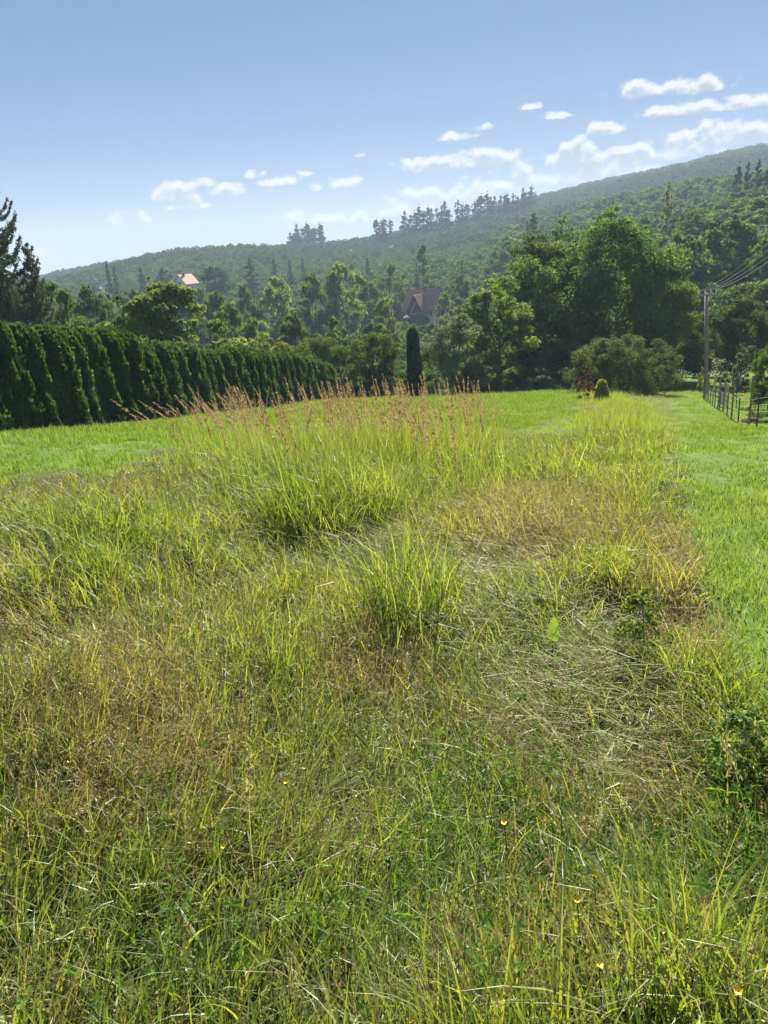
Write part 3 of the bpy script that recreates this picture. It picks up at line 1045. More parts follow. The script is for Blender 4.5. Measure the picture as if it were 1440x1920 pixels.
# ------------------------------------------------------------------ instanced stuff (grass, woods): points + a geometry node group
def instancer(name, protos, pts, rot, scl, idx, extra=None, label=None, cat=None):
    c = bpy.data.collections.new(name + '_kit')
    for i, (me, mt) in enumerate(protos):
        o = bpy.data.objects.new('%s_kit_%02d' % (name, i), me)
        if not me.materials:
            me.materials.append(mt)
        elif me.materials[0] != mt:
            o.material_slots[0].link = 'OBJECT'
            o.material_slots[0].material = mt
        c.objects.link(o)
    at_ = {'rot': np.asarray(rot, float), 'scl': np.asarray(scl, float), 'idx': np.asarray(idx, int)}
    at_.update(extra or {})
    me = np_mesh(name, pts, attrs=at_)
    o = obj(name, me)
    tree = bpy.data.node_groups.new(name + '_scatter', 'GeometryNodeTree')
    tree.interface.new_socket('Geometry', in_out='INPUT', socket_type='NodeSocketGeometry')
    tree.interface.new_socket('Geometry', in_out='OUTPUT', socket_type='NodeSocketGeometry')
    N = NT(tree)
    gi, go = N.add('NodeGroupInput'), N.add('NodeGroupOutput')
    ci = N.add('GeometryNodeCollectionInfo')
    ci.inputs['Collection'].default_value = c
    ci.inputs['Separate Children'].default_value = True
    ci.inputs['Reset Children'].default_value = True
    iop = N.add('GeometryNodeInstanceOnPoints')

    def named(nm, typ):
        a = N.add('GeometryNodeInputNamedAttribute', data_type=typ)
        a.inputs['Name'].default_value = nm
        return a.outputs['Attribute']
    e2r = N.add('FunctionNodeEulerToRotation')
    N.l.new(named('rot', 'FLOAT_VECTOR'), e2r.inputs[0])
    N.l.new(gi.outputs[0], iop.inputs['Points'])
    N.l.new(ci.outputs[0], iop.inputs['Instance'])
    iop.inputs['Pick Instance'].default_value = True
    N.l.new(named('idx', 'INT'), iop.inputs['Instance Index'])
    N.l.new(e2r.outputs[0], iop.inputs['Rotation'])
    N.l.new(named('scl', 'FLOAT_VECTOR'), iop.inputs['Scale'])
    N.l.new(iop.outputs[0], go.inputs[0])
    md = o.modifiers.new('scatter', 'NODES')
    md.node_group = tree
    tag(o, label, cat, None, 'stuff')
    return o


FAR = [make_tree('wood_%d' % i, 90 + i, 11, 9, .05, ('round', 'dome', 'oval', 'round')[i], 20, 850, .85, .2, .5, 4, spikes=2)[0] for i in range(4)]
FARC = [make_spruce('wood_conifer_%d' % i, 96 + i, 13, 5, 30, 26, .8, .2, .2)[0] for i in range(1)]
HOUSE_WINDOWS = [(745, 830, 536, 600, 235), (332, 392, 510, 541, 300), (158, 190, 520, 531, 335)]


def woods(name, seed, n, azr, rr, hr, label, mats, crowns=None, keep=None, hfun=None):
    rng = np.random.default_rng(seed)
    a = rng.uniform(*np.radians(azr), n)
    r = np.sqrt(rng.uniform(rr[0] ** 2, rr[1] ** 2, n))
    x, y = np.sin(a) * r, np.cos(a) * r
    z = ground(x, y)
    h = rng.uniform(*hr, n)
    h *= .85 + .35 * np.sin(x * .021 + 1.3) * np.sin(y * .017 + seed)
    px, pb, d = pix(x, y, z)
    if hfun:
        h = hfun(px, d, h)
    _, ptop, _ = pix(x, y, z + h)
    ok = (d > 5) & (px > -260) & (px < 1700)
    for (x0, x1, y0, y1, hd) in HOUSE_WINDOWS:
        wpx = 5 / d * FPX
        ok &= ~((d < hd) & (px > x0 - wpx) & (px < x1 + wpx) & (ptop < y1))
        ok &= ~((np.abs(d - hd) < 14) & (px > x0 - wpx) & (px < x1 + wpx))
    if keep is not None:
        ok &= keep(px, ptop, d)
    x, y, z, h, d = x[ok], y[ok], z[ok], h[ok], d[ok]
    m = len(x)
    crowns = crowns or FAR
    nc = len(crowns)
    s = h / (10.2 if crowns is FAR else 8.4)
    scl = np.stack([s * rng.uniform(.85, 1.35, m), s * rng.uniform(.85, 1.35, m), s], 1)
    rot = np.stack([np.zeros(m), np.zeros(m), rng.uniform(0, 6.28, m)], 1)
    pm = [(f, MAT[mats[0]]) for f in crowns] + [(f, MAT[mats[1]]) for f in FARC]
    idx = np.where(rng.uniform(size=m) < .012, nc, rng.integers(0, nc, m))
    return instancer(name, pm, np.stack([x, y, z - .3], 1), rot, scl, idx, None, label, 'wood')


MIDC = [m_[0] for m_ in MID]


def hill_h(px, d, h):
    """lower scrub and orchards on the left part of the far slope, taller wood elsewhere"""
    open_ = np.exp(-((px - 640) / 95) ** 2) * (d > 380)
    return h * (1 - .25 * open_)


woods('far_forest', 1, 23000, (-36, 42), (520, 1500), (7, 11), 'bluish forest covering the far hill ridge', ('far', 'far_dark'), hfun=hill_h)
woods('slope_forest', 2, 5200, (-36, 14), (270, 560), (4.5, 8), 'green woodland and orchards on the slope beyond the valley', ('far_light', 'far_dark'))
woods('right_forest', 3, 1500, (9, 42), (105, 520), (9, 15), 'dense mixed wood on the slope behind the largest tree', ('mid', 'far_dark'), MIDC,
      keep=lambda px, pt, d: (pt > np.interp(px, [950, 1080, 1250, 1440], [470, 425, 370, 325]) - (d > 260) * 60) & (px > np.interp(d, [100, 250, 520], [1010, 960, 900])))
woods('valley_wood', 4, 1300, (-36, 12), (80, 280), (3.5, 6.5), 'mixed bushes and small trees filling the valley', ('mid', 'far_dark'), MIDC,
      keep=lambda px, pt, d: (pt > np.interp(d, [80, 280], [590, 505])) & ((px < 1000) | (d > 100)))


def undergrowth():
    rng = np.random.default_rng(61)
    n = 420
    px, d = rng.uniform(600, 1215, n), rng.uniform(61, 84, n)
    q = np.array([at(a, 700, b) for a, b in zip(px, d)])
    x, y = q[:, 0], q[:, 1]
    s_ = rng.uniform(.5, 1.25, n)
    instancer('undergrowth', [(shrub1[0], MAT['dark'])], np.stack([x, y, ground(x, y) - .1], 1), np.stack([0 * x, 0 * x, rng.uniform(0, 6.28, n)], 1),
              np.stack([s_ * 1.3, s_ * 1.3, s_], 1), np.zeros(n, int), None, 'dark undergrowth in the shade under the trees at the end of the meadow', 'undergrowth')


undergrowth()


# ------------------------------------------------------------------ grass: tuft builders
def blades(rng, n, h, w, spread, lean, bend, seg=4, taper=1.0, az=None, curl=0.0):
    """n curved blades; returns verts (n*(seg+1)*2), quads, blade index per vert, position along the blade"""
    h = rng.uniform(*h, n); w = rng.uniform(*w, n)
    b0 = rng.normal(0, spread, (n, 2))
    a = rng.uniform(0, 2 * np.pi, n) if az is None else az + rng.normal(0, .5, n)
    th0 = np.abs(rng.normal(lean[0], lean[1], n))
    bn = rng.uniform(*bend, n)
    t = np.linspace(0, 1, seg + 1)
    th = th0[:, None] + bn[:, None] * t[None] ** 1.5
    ds = (h / seg)[:, None]
    dxr = np.concatenate([np.zeros((n, 1)), np.cumsum(np.sin(th[:, :-1]) * ds, 1)], 1)
    dz = np.concatenate([np.zeros((n, 1)), np.cumsum(np.cos(th[:, :-1]) * ds, 1)], 1)
    ca, sa = np.cos(a)[:, None], np.sin(a)[:, None]
    cen = np.stack([b0[:, :1] + dxr * ca, b0[:, 1:] + dxr * sa, dz - .01], -1)
    fa = a + np.pi / 2 + rng.normal(0, .6, n)
    sd = np.stack([np.cos(fa), np.sin(fa), rng.normal(0, .25, n)], -1)
    prof = np.clip(1 - t ** 2 * taper, .04, 1) * np.where(t == 0, .7, 1)
    off = sd[:, None, :] * (w[:, None] * prof[None] * .5)[..., None]
    V = np.stack([cen - off, cen + off], 2)          # n, seg+1, 2, 3
    base = (np.arange(n) * (seg + 1) * 2)[:, None] + np.arange(seg)[None] * 2
    Q = np.stack([base, base + 1, base + 3, base + 2], -1).reshape(-1, 4)
    idx = np.repeat(np.arange(n), (seg + 1) * 2)
    tt = np.tile(np.repeat(t, 2), n)
    return V.reshape(-1, 3), Q, idx, tt, cen


def grass_mesh(name, seed, sets):
    """sets: list of dicts for blades(); 'seed_head' adds small spikelets along the top of each stalk"""
    rng = np.random.default_rng(seed)
    Vs, Qs, tint, hh, off = [], [], [], [], 0
    for st in sets:
        st = dict(st)
        head = st.pop('head', None)
        tm = st.pop('tint', (.5, .25))
        V, Q, idx, t, cen = blades(rng, **st)
        n = st['n']
        tb = np.clip(rng.normal(tm[0], tm[1], n), 0, 1)
        Vs.append(V); Qs.append(Q + off); tint.append(tb[idx]); hh.append(t); off += len(V)
        if head:
            k, ln, sz, frac = head      # spikelets per stalk, spread, size, share of the stalk
            own = np.repeat(np.arange(n), k)
            f = rng.uniform(1 - frac, 1.0, n * k) * (cen.shape[1] - 1)
            i0 = np.minimum(f.astype(int), cen.shape[1] - 2)
            c = cen[own, i0] + (cen[own, i0 + 1] - cen[own, i0]) * (f - i0)[:, None]
            fall = 1.15 - (f / (cen.shape[1] - 1) - (1 - frac)) / frac
            c = c + rng.normal(0, ln, (n * k, 3)) * fall[:, None]
            N = rng.normal(size=(n * k, 3))
            ss = sz * rng.uniform(.6, 1.4, n * k)
            v, q = leaf_quads(rng, c, N, ss * 2.2, ss * .7)
            Vs.append(v); Qs.append(q + off); tint.append(np.repeat(np.clip(tb[own] + .25, 0, 1), 4)); hh.append(np.full(len(v), 1.3)); off += len(v)
    return np_mesh(name, np.concatenate(Vs), np.concatenate(Qs), attrs={'tint': np.concatenate(tint), 'along': np.concatenate(hh)})


def leafy_mesh(name, seed, stems, h, leaf, palm=3, spread=.07):
    """low meadow herbs: thin stems carrying palmate leaflets"""
    rng = np.random.default_rng(seed)
    V, Q, idx, t, cen = blades(rng, stems, h, (.002, .0035), spread, (.35, .3), (.1, .9), 4)
    Vs, Qs, tint, hh, off = [V], [Q], [np.full(len(V), .3)], [t], len(V)
    C, N, L = [], [], []
    for i in range(stems):
        for j in range(2, cen.shape[1]):
            p = cen[i, j]
            nu = rng.normal(size=3) * .35 + np.array([0, 0, 1])
            for q in range(palm):
                a = 2 * np.pi * (q + rng.uniform(-.2, .2)) / palm
                C.append(p + leaf * .55 * np.array([np.cos(a), np.sin(a), rng.uniform(-.2, .3)]))
                N.append(nu + .35 * np.array([np.cos(a), np.sin(a), 0]))
    C, N = np.array(C), np.array(N)
    n = len(C)
    N /= np.linalg.norm(N, axis=1, keepdims=True)
    A = C - np.repeat(cen[:, 2:].reshape(-1, 3), palm, 0)
    A -= (A * N).sum(1, keepdims=True) * N
    A /= np.maximum(np.linalg.norm(A, axis=1, keepdims=True), 1e-6)
    B = np.cross(N, A)
    s = (leaf * rng.uniform(.7, 1.3, n))[:, None]
    v = np.stack([C - A * s * .5, C + B * s * .33, C + A * s * .55 - N * s * .1, C - B * s * .33], 1)
    Vs.append(v.reshape(-1, 3)); Qs.append(np.arange(4 * n).reshape(-1, 4) + off)
    tint.append(np.repeat(np.clip(rng.normal(.5, .3, n), 0, 1), 4)); hh.append(np.ones(4 * n))
    return np_mesh(name, np.concatenate(Vs), np.concatenate(Qs), attrs={'tint': np.concatenate(tint), 'along': np.concatenate(hh)})


for sfx, ins in (('', False), ('_far', True)):
    MAT['grass' + sfx] = leaf_mat('meadow_grass' + sfx, (.08, .135, .022), (.205, .26, .052), .48, .045, (1.82, 1.82, .6), ins, (.31, .265, .125))
    MAT['lawn' + sfx] = leaf_mat('lawn_grass' + sfx, (.075, .135, .018), (.145, .21, .036), .5, .02, (1.4, 1.45, .55), ins, (.26, .26, .09))
    MAT['brown' + sfx] = leaf_mat('brown_stalks' + sfx, (.13, .095, .045), (.29, .235, .115), .4, .03, (1.25, 1.2, .9), ins, (.33, .29, .15))
MAT['straw'] = leaf_mat('straw', (.18, .16, .065), (.40, .37, .18), .4, .03, (1.3, 1.25, .75), dry=(.17, .21, .05))
MAT['herb'] = leaf_mat('herb_leaf', (.05, .10, .014), (.12, .18, .022), .5, .0, (1.4, 1.5, .45))
MAT['bright'] = leaf_mat('broad_blade', (.12, .18, .022), (.24, .28, .04), .5, .03, (1.5, 1.4, .5))
MAT['plume'] = leaf_mat('reed_plume', (.17, .11, .07), (.34, .235, .15), .38, .02, (1.3, 1.12, .8), dry=(.12, .15, .03))

K_FARG = [grass_mesh('tuft_far_%d' % i, 290 + i, [
    dict(n=44, h=(.16, .44), w=(.009, .016), spread=.16, lean=(.15, .2), bend=(.1, 1.0), seg=3)]) for i in range(4)]
K_FARL = [grass_mesh('tuft_farlawn_%d' % i, 300 + i, [
    dict(n=60, h=(.06, .14), w=(.010, .018), spread=.20, lean=(.3, .3), bend=(.1, .9), seg=2)]) for i in range(4)]
K_FARB = [grass_mesh('tuft_farbrown_%d' % i, 310 + i, [
    dict(n=30, h=(.25, .52), w=(.004, .008), spread=.15, lean=(.12, .15), bend=(.1, .6), seg=3, head=(5, .02, .016, .3))]) for i in range(3)]


def scatter(seed, r0, r1, per_m2, azlim=(-38, 36)):
    rng = np.random.default_rng(seed)
    a0, a1 = np.radians(azlim)
    n = int((r1 ** 2 - r0 ** 2) * (a1 - a0) / 2 * per_m2)
    a = rng.uniform(a0, a1, n)
    r = np.sqrt(rng.uniform(r0 ** 2, r1 ** 2, n))
    x, y = np.sin(a) * r, np.cos(a) * r
    z = ground(x, y)
    px, py, d = pix(x, y, z)
    return rng, x, y, z, px, py, r


FIELD_FAR = 66.0


def field_limit(x, y):
    """inside the plot: right of the hedge and short of the trees"""
    s = (x - HA[0]) * hdir[1] - (y - HA[1]) * hdir[0]
    return (s > -.3) & (y < FIELD_FAR)


def put(name, protos, mask, rng, x, y, z, scl, dry, tilt, label, wide=None):
    m = int(mask.sum())
    X, Y, Z = x[mask], y[mask], z[mask]
    s = np.broadcast_to(scl, x.shape)[mask] * rng.uniform(.8, 1.2, m)
    sw = s if wide is None else s * np.broadcast_to(wide, x.shape)[mask]
    rot = np.stack([rng.normal(0, tilt, m), rng.normal(0, tilt, m), rng.uniform(0, 2 * np.pi, m)], 1)
    return instancer(name, protos, np.stack([X, Y, Z], 1), rot, np.stack([sw, sw, s], 1), rng.integers(0, len(protos), m),
                     {'dry': np.broadcast_to(dry, x.shape)[mask]}, label, 'grass')


def strips(rng, base, h, w, az, th0, bend, seg, tint, dry, head=None, face=.6, taper=1.0, rough=0.0):
    """unique curved blades, all parameters per blade; returns (verts, quads, tint, dry)"""
    n = len(h)
    t = np.linspace(0, 1, seg + 1)
    th = th0[:, None] + bend[:, None] * t[None] ** 1.5
    ds = (h / seg)[:, None]
    z0 = np.zeros((n, 1))
    dxr = np.concatenate([z0, np.cumsum(np.sin(th[:, :-1]) * ds, 1)], 1)
    dz = np.concatenate([z0, np.cumsum(np.cos(th[:, :-1]) * ds, 1)], 1)
    wig = np.cumsum(rng.normal(0, rough + 1e-9, (n, seg + 1)), 1) * ds
    ca, sa = np.cos(az)[:, None], np.sin(az)[:, None]
    cen = np.stack([base[:, :1] + dxr * ca - wig * sa, base[:, 1:2] + dxr * sa + wig * ca, base[:, 2:3] + np.maximum(dz, -.02) - .01], -1)
    fa = az + np.pi / 2 + rng.normal(0, face, n)
    sd = np.stack([np.cos(fa), np.sin(fa), rng.normal(0, .3, n)], -1)
    prof = np.clip(1 - t ** 2 * taper, .05, 1) * np.where(t == 0, .7, 1)
    off = sd[:, None, :] * (w[:, None] * prof[None] * .5)[..., None]
    V = np.stack([cen - off, cen + off], 2).reshape(-1, 3)
    b = (np.arange(n) * (seg + 1) * 2)[:, None] + np.arange(seg)[None] * 2
    Q = np.stack([b, b + 1, b + 3, b + 2], -1).reshape(-1, 4)
    rep = (seg + 1) * 2
    T, D = np.repeat(tint, rep), np.repeat(dry, rep)
    if head:
        k, ln, sz, frac = head
        own = np.repeat(np.arange(n), k)
        f = rng.uniform(1 - frac, 1.0, n * k) * seg
        i0 = np.minimum(f.astype(int), seg - 1)
        c = cen[own, i0] + (cen[own, i0 + 1] - cen[own, i0]) * (f - i0)[:, None]
        dirv = cen[own, i0 + 1] - cen[own, i0]
        dirv /= np.maximum(np.linalg.norm(dirv, axis=1, keepdims=True), 1e-6)
        fall = 1.15 - (f / seg - (1 - frac)) / frac
        c = c + rng.normal(0, ln, (n * k, 3)) * fall[:, None]
        A = dirv + rng.normal(0, .45, (n * k, 3))
        A /= np.linalg.norm(A, axis=1, keepdims=True)
        B = np.cross(A, rng.normal(size=(n * k, 3)))
        B /= np.maximum(np.linalg.norm(B, axis=1, keepdims=True), 1e-6)
        ss = (sz * rng.uniform(.6, 1.4, n * k))[:, None]
        v = np.stack([c - A * ss, c + B * ss * .38, c + A * ss, c - B * ss * .38], 1).reshape(-1, 3)
        Q = np.concatenate([Q, np.arange(4 * n * k).reshape(-1, 4) + len(V)])
        V = np.concatenate([V, v])
        T = np.concatenate([T, np.repeat(np.clip(tint[own] + .2, 0, 1), 4)])
        D = np.concatenate([D, np.repeat(dry[own], 4)])
    return V, Q, T, D


class Bag:
    """collects strips of one kind of grass into one mesh"""
    def __init__(self):
        self.p, self.n = [], 0

    def add(self, V, Q, T, D):
        self.p.append((V, Q + self.n, T, D))
        self.n += len(V)

    def build(self, name, mat, label):
        V, Q, T, D = (np.concatenate(a) for a in zip(*self.p))
        o = obj(name, np_mesh(name, V, Q, attrs={'tint': T, 'dry': D}), mat)
        tag(o, label, 'grass', None, 'stuff')
        return o


def spread(rng, x, y, k, sig):
    """k blades round every tuft centre"""
    own = np.repeat(np.arange(len(x)), k)
    bx = x[own] + rng.normal(0, sig, len(own))
    by = y[own] + rng.normal(0, sig, len(own))
    return own, bx, by


BAG = {k: Bag() for k in ('green', 'brown', 'hay', 'herb', 'broad', 'lawn')}


def lean_field(x, y):
    """direction in which the grass is laid over by wind and rain"""
    return 2.6 + 2.4 * (vnoise(x, y, .5, 21) - .5) * 2 + 1.2 * (vnoise(x, y, 1.6, 22) - .5)


def near_grass(seed, r0, r1, tufts_m2, k, seg, wmul):
    rng, x, y, z, px, py, r = scatter(seed, r0, r1, tufts_m2)
    path, lawn, dry, hay, lush, herb, broad, n2, n3 = zone(px, py, x, y)
    ok = field_limit(x, y)
    short = path | lawn
    tall = ok & ~short
    size = (.48 + .75 * n2) * (1 + .55 * lush) * (1 - .42 * hay) * rng.uniform(.75, 1.2, len(x)) * FADE
    lf = lean_field(x, y)
    mo, mang = mound(x, y)
    size = size * (.70 + .60 * mo)
    lf = np.where(rng.uniform(size=len(x)) < mo * .55, mang, lf)
    dryg = np.clip(.13 + .5 * dry + .3 * (n3 - .5) + .2 * hay - .35 * lush, 0, 1)
    n = len(x)
    flat = np.clip(.25 * vnoise(x, y, .8, 23) + .6 * hay + .2 * dry - .25 * lush + .35 * (.6 - mo), 0, 1)
    tone = np.random.default_rng(seed + 5).normal(0, .16, len(MOUNDS))
    dryg = np.clip(dryg + .28 * (vnoise(x, y, .9, 41) - .5) - .12 * mo, 0, 1)

    def go(kind, m, k, sig, hr, wr, lean, bend, tintm, sg, head=None, dryv=None, zoff=None, face=.6, rough=0.0, lay=1.0, coh=.35):
        m = np.nonzero(m)[0]
        if not len(m):
            return
        own, bx, by = spread(rng, x[m], y[m], k, sig)
        o = m[own]
        nb = len(o)
        bz = ground(bx, by) + (0 if zoff is None else rng.uniform(0, 1, nb) * zoff[o])
        h = rng.uniform(hr[0], hr[1], nb) ** 1 * size[o]
        wd = rng.uniform(wr[0], wr[1], nb) * wmul
        a = np.where(rng.uniform(size=nb) < coh + .5 * flat[o], lf[o] + rng.normal(0, .7, nb), rng.uniform(0, 2 * np.pi, nb))
        th = np.abs(rng.normal(lean[0], lean[1], nb)) + flat[o] * .75 * lay * rng.uniform(.3, 1, nb)
        bn = rng.uniform(bend[0], bend[1], nb)
        ti = np.clip(rng.normal(tintm[0], tintm[1], nb) + (n3[o] - .5) * .3, 0, 1)
        dv = np.clip((dryg if dryv is None else dryv)[o] + rng.normal(0, .14, nb), 0, 1)
        BAG[kind].add(*strips(rng, np.stack([bx, by, bz], 1), h, wd, a, th, bn, sg, ti, dv, head, face, 1.0, rough))

    u = rng.uniform(size=n)
    p_hay = np.clip(hay * .62, 0, .8)
    p_br = np.clip(dry * .55 + .07 + .12 * (n3 > .6), 0, .8) * (1 - .75 * lush)
    go('green', tall & (u > p_hay * .75), k, .055, (.14, .44), (.0035, .008), (.22, .26), (.1, 2.0), (.45, .25), seg)
    go('green', tall & (u < .6), max(2, k // 3), .07, (.08, .24), (.003, .006), (.7, .4), (.2, 1.2), (.75, .25), max(3, seg - 1))
    u = rng.uniform(size=n)
    go('brown', tall & (u < p_br), max(3, k // 3), .06, (.26, .52), (.0016, .0026), (.18, .2), (.0, .7), (.45, .25), seg,
       (9 if seg > 4 else 5, .012, .0065 * wmul ** .5, .36), dry * .6, lay=.6, rough=.05)
    go('brown', tall & (u < p_br * 1.4 + .12), max(3, k // 2), .08, (.10, .36), (.002, .004), (.9, .45), (-.2, 1.2), (.5, .3), max(3, seg - 1), None, dry * .8, zoff=.05 + .12 * n2, rough=.12)
    u = rng.uniform(size=n)
    go('hay', tall & (u < p_hay * 1.05 + .05), k, .10, (.22, .55), (.002, .006), (1.15, .28), (-.6, .9), (.5, .3), max(3, seg - 1), None,
       np.clip(.5 - .35 * dry + .5 * (n3 - .5), 0, 1), zoff=.03 + .14 * hay, rough=.13, lay=.2, coh=.75)
    u = rng.uniform(size=n)
    go('broad', tall & (u < .007 + .10 * broad), 5, .03, (.30, .60), (.005, .009), (.2, .15), (.3, 1.7), (.5, .25), seg + 1, face=.25)
    if (short & ok).any():
        for (hr, wr, ln, kk) in (((.05, .15), (.003, .006), (.25, .3), k + 4), ((.02, .06), (.008, .016), (.9, .3), 3)):
            m = np.nonzero(short & ok)[0]
            own, bx, by = spread(rng, x[m], y[m], kk, .075)
            o = m[own]
            nb = len(o)
            BAG['lawn'].add(*strips(rng, np.stack([bx, by, ground(bx, by)], 1), rng.uniform(hr[0], hr[1], nb) * (.7 + .6 * n2[o]) * np.where(path[o], .72, 1), rng.uniform(wr[0], wr[1], nb) * wmul,
                                    rng.uniform(0, 6.28, nb), np.abs(rng.normal(ln[0], ln[1], nb)), rng.uniform(.1, 1, nb), 3, np.clip(rng.normal(.5, .25, nb), 0, 1),
                                    np.clip(.08 + .45 * (n3[o] - .5) + .45 * (n2[o] - .5) + rng.normal(0, .15, nb), 0, 1)))
    # herbs: thin stems with small palmate leaves
    u = rng.uniform(size=n)
    m = np.nonzero(tall & (u < herb * (.17 if r1 < 5 else .12)))[0]
    if len(m):
        own, bx, by = spread(rng, x[m], y[m], 9, .08)
        nb = len(bx)
        bz = ground(bx, by)
        hh = rng.uniform(.10, .30, nb)
        a = rng.uniform(0, 6.28, nb)
        ln = rng.uniform(0, .5, nb) * hh
        for lev in (.45, .7, 1.0):
            c = np.stack([bx + np.cos(a) * ln * lev, by + np.sin(a) * ln * lev, bz + hh * lev], 1)
            pal = 4
            L = rng.uniform(.009, .020, nb)
            nu = rng.normal(0, .4, (nb, 3)) + np.array([0, 0, 1.0])
            nu /= np.linalg.norm(nu, axis=1, keepdims=True)
            ref = np.stack([np.cos(a), np.sin(a), 0 * a], 1)
            A0 = ref - (ref * nu).sum(1, keepdims=True) * nu
            A0 /= np.maximum(np.linalg.norm(A0, axis=1, keepdims=True), 1e-6)
            B0 = np.cross(nu, A0)
            for q in range(pal):
                t = 2 * np.pi * (q + rng.uniform(-.2, .2, nb)) / pal
                A = A0 * np.cos(t)[:, None] + B0 * np.sin(t)[:, None]
                B = np.cross(nu, A)
                s_ = (L * rng.uniform(.7, 1.3, nb))[:, None]
                v = np.stack([c, c + A * s_ * .6 + B * s_ * .32 + nu * s_ * .12, c + A * s_ * 1.15 - nu * s_ * .1, c + A * s_ * .6 - B * s_ * .32 + nu * s_ * .12], 1)
                ti = np.clip(rng.normal(.45, .28, nb), 0, 1)
                BAG['herb'].add(v.reshape(-1, 3), np.arange(4 * nb).reshape(-1, 4), np.repeat(ti, 4), np.zeros(4 * nb))
        BAG['herb'].add(*strips(rng, np.stack([bx, by, bz], 1), hh * 1.05, np.full(nb, .0028), a, np.full(nb, .25), np.full(nb, .3), 3, np.full(nb, .2), np.zeros(nb)))


near_grass(401, .55, 3.3, 200, 19, 5, 1.0)
near_grass(402, 3.3, 7.5, 106, 15, 4, 1.2)
near_grass(403, 7.5, 16, 38, 15, 3, 1.9)

# tall feather reed grass with brown plumes across the middle of the meadow
rng = np.random.default_rng(77)
m_ = 520
qx = 300 + 690 * rng.beta(1.9, 2.0, m_)
qd = rng.uniform(7.6, 14.5, m_) + .8 * np.sin(qx * .02)
keepm = rng.uniform(size=m_) < .35 + .65 * (vnoise(qx * .02, qd, .8, 9) > .42)
qx, qd = qx[keepm], qd[keepm]
m_ = len(qx)
bx = (qx - 720) / FPX * qd * .995
by = qd * 1.0
bz = ground(bx, by)
leanl = np.interp(qx, [330, 480, 620, 900], [.55, .34, .12, .06])
hh = rng.uniform(.68, 1.12, m_) * np.interp(qx, [330, 480, 900], [.95, 1.0, 1.04])
PLUME = Bag()
PLUME.add(*strips(rng, np.stack([bx, by, bz], 1), hh, np.full(m_, .0055), np.full(m_, math.pi) + rng.normal(0, .8, m_), np.abs(rng.normal(leanl * .5, .10, m_)), leanl * 1.1 + rng.uniform(0, .15, m_), 9,
                  rng.uniform(.2, .8, m_), np.zeros(m_), (60, .009, .014, .36), rough=.02))
PLUME.build('reed_plumes', MAT['plume'], 'tall feathery grass with reddish brown plumes across the meadow')
own, rx, ry = spread(rng, bx, by, 16, .16)
nb = len(own)
BAG['green'].add(*strips(rng, np.stack([rx, ry, ground(rx, ry)], 1), rng.uniform(.3, .62, nb), rng.uniform(.005, .009, nb), rng.uniform(0, 6.28, nb), np.abs(rng.normal(.12, .12, nb)), rng.uniform(.2, 1.2, nb), 5,
                         np.clip(rng.normal(.4, .2, nb), 0, 1), np.clip(rng.normal(.05, .1, nb), 0, 1)))

BAG['green'].build('meadow_grass', MAT['grass'], 'tall green meadow grass filling the foreground')
BAG['brown'].build('brown_grass', MAT['brown'], 'dry brown seeding grass stalks in the meadow')
BAG['hay'].build('flattened_hay', MAT['straw'], 'pale flattened hay lying in the meadow beside the mown path')
BAG['herb'].build('meadow_weeds', MAT['herb'], 'leafy green weeds between the grass in the foreground')
BAG['broad'].build('broad_grass', MAT['bright'], 'broad bright yellow green grass blades in the meadow')
BAG['lawn'].build('lawn_grass', MAT['lawn'], 'short mown bright green grass of the path and lawn, near part')


def far_grass(where, seed, r0, r1, dens, sc):
    rng, x, y, z, px, py, r = scatter(seed, r0, r1, dens)
    path, lawn, dry, hay, lush, herb, broad, n2, n3 = zone(px, py, x, y)
    ok = field_limit(x, y) & (px < 1330)
    short = path | lawn
    u = rng.uniform(size=len(x))
    br = u < np.clip(dry * .5 + .05 + .08 * (n3 > .6), 0, .6)
    dg = np.clip(.02 + .4 * dry + .2 * (n3 - .5), 0, 1)
    put('meadow_grass', [(k, MAT['grass_far']) for k in K_FARG], ok & ~short & ~br, rng, x, y, z, (.6 + .5 * n2) * FADE, dg, .1, 'tall green meadow grass %s' % where)
    put('brown_grass', [(k, MAT['brown_far']) for k in K_FARB], ok & ~short & br, rng, x, y, z, (.6 + .5 * n2) * FADE, dry * .5, .1, 'dry seeding grass %s' % where)
    garden = (px >= 1330) & (r < 80)
    put('lawn_grass', [(k, MAT['lawn_far']) for k in K_FARL], (short & field_limit(x, y)) | garden, rng, x, y, z, sc * np.where(path, .75, 1), np.clip(.10 + .5 * (n3 - .5) + .5 * (n2 - .5), 0, 1), .05, 'short mown grass %s' % where)


far_grass('in front of the hedge and beside the golden shrub', 404, 16, 36, 9, 1.0)
far_grass('at the far end of the plot under the trees', 405, 36, 78, 3.4, 1.3)


# ------------------------------------------------------------------ houses in the valley
MAT['brown_roof'] = solid_mat('brown_roof_tiles', (.32, .15, .115), (.44, .22, .17), 1.6, .8, .2, .2)
MAT['red_roof'] = solid_mat('terracotta_tiles', (.50, .30, .22), (.62, .42, .32), 1.4, .8, .2, .2)
MAT['pink_roof'] = solid_mat('faded_pink_tiles', (.34, .20, .18), (.44, .28, .25), 1.4, .8, .2, .2)
MAT['plaster'] = solid_mat('white_plaster', (.72, .72, .70), (.82, .82, .80), 1.2, .9, .0, .2)
MAT['timber'] = solid_mat('dark_timber', (.045, .030, .022), (.08, .055, .04), 3, .8, .2, .2, (6, 6, 1))
MAT['frame'] = solid_mat('window_frame_paint', (.50, .48, .45), (.6, .58, .55), 3, .6)
MAT['brick'] = solid_mat('chimney_brick', (.22, .13, .11), (.32, .20, .17), 6, .9, .2)
MAT['glass'] = solid_mat('window_glass', (.02, .026, .03), (.03, .036, .04), 2, .08, .0, .9)
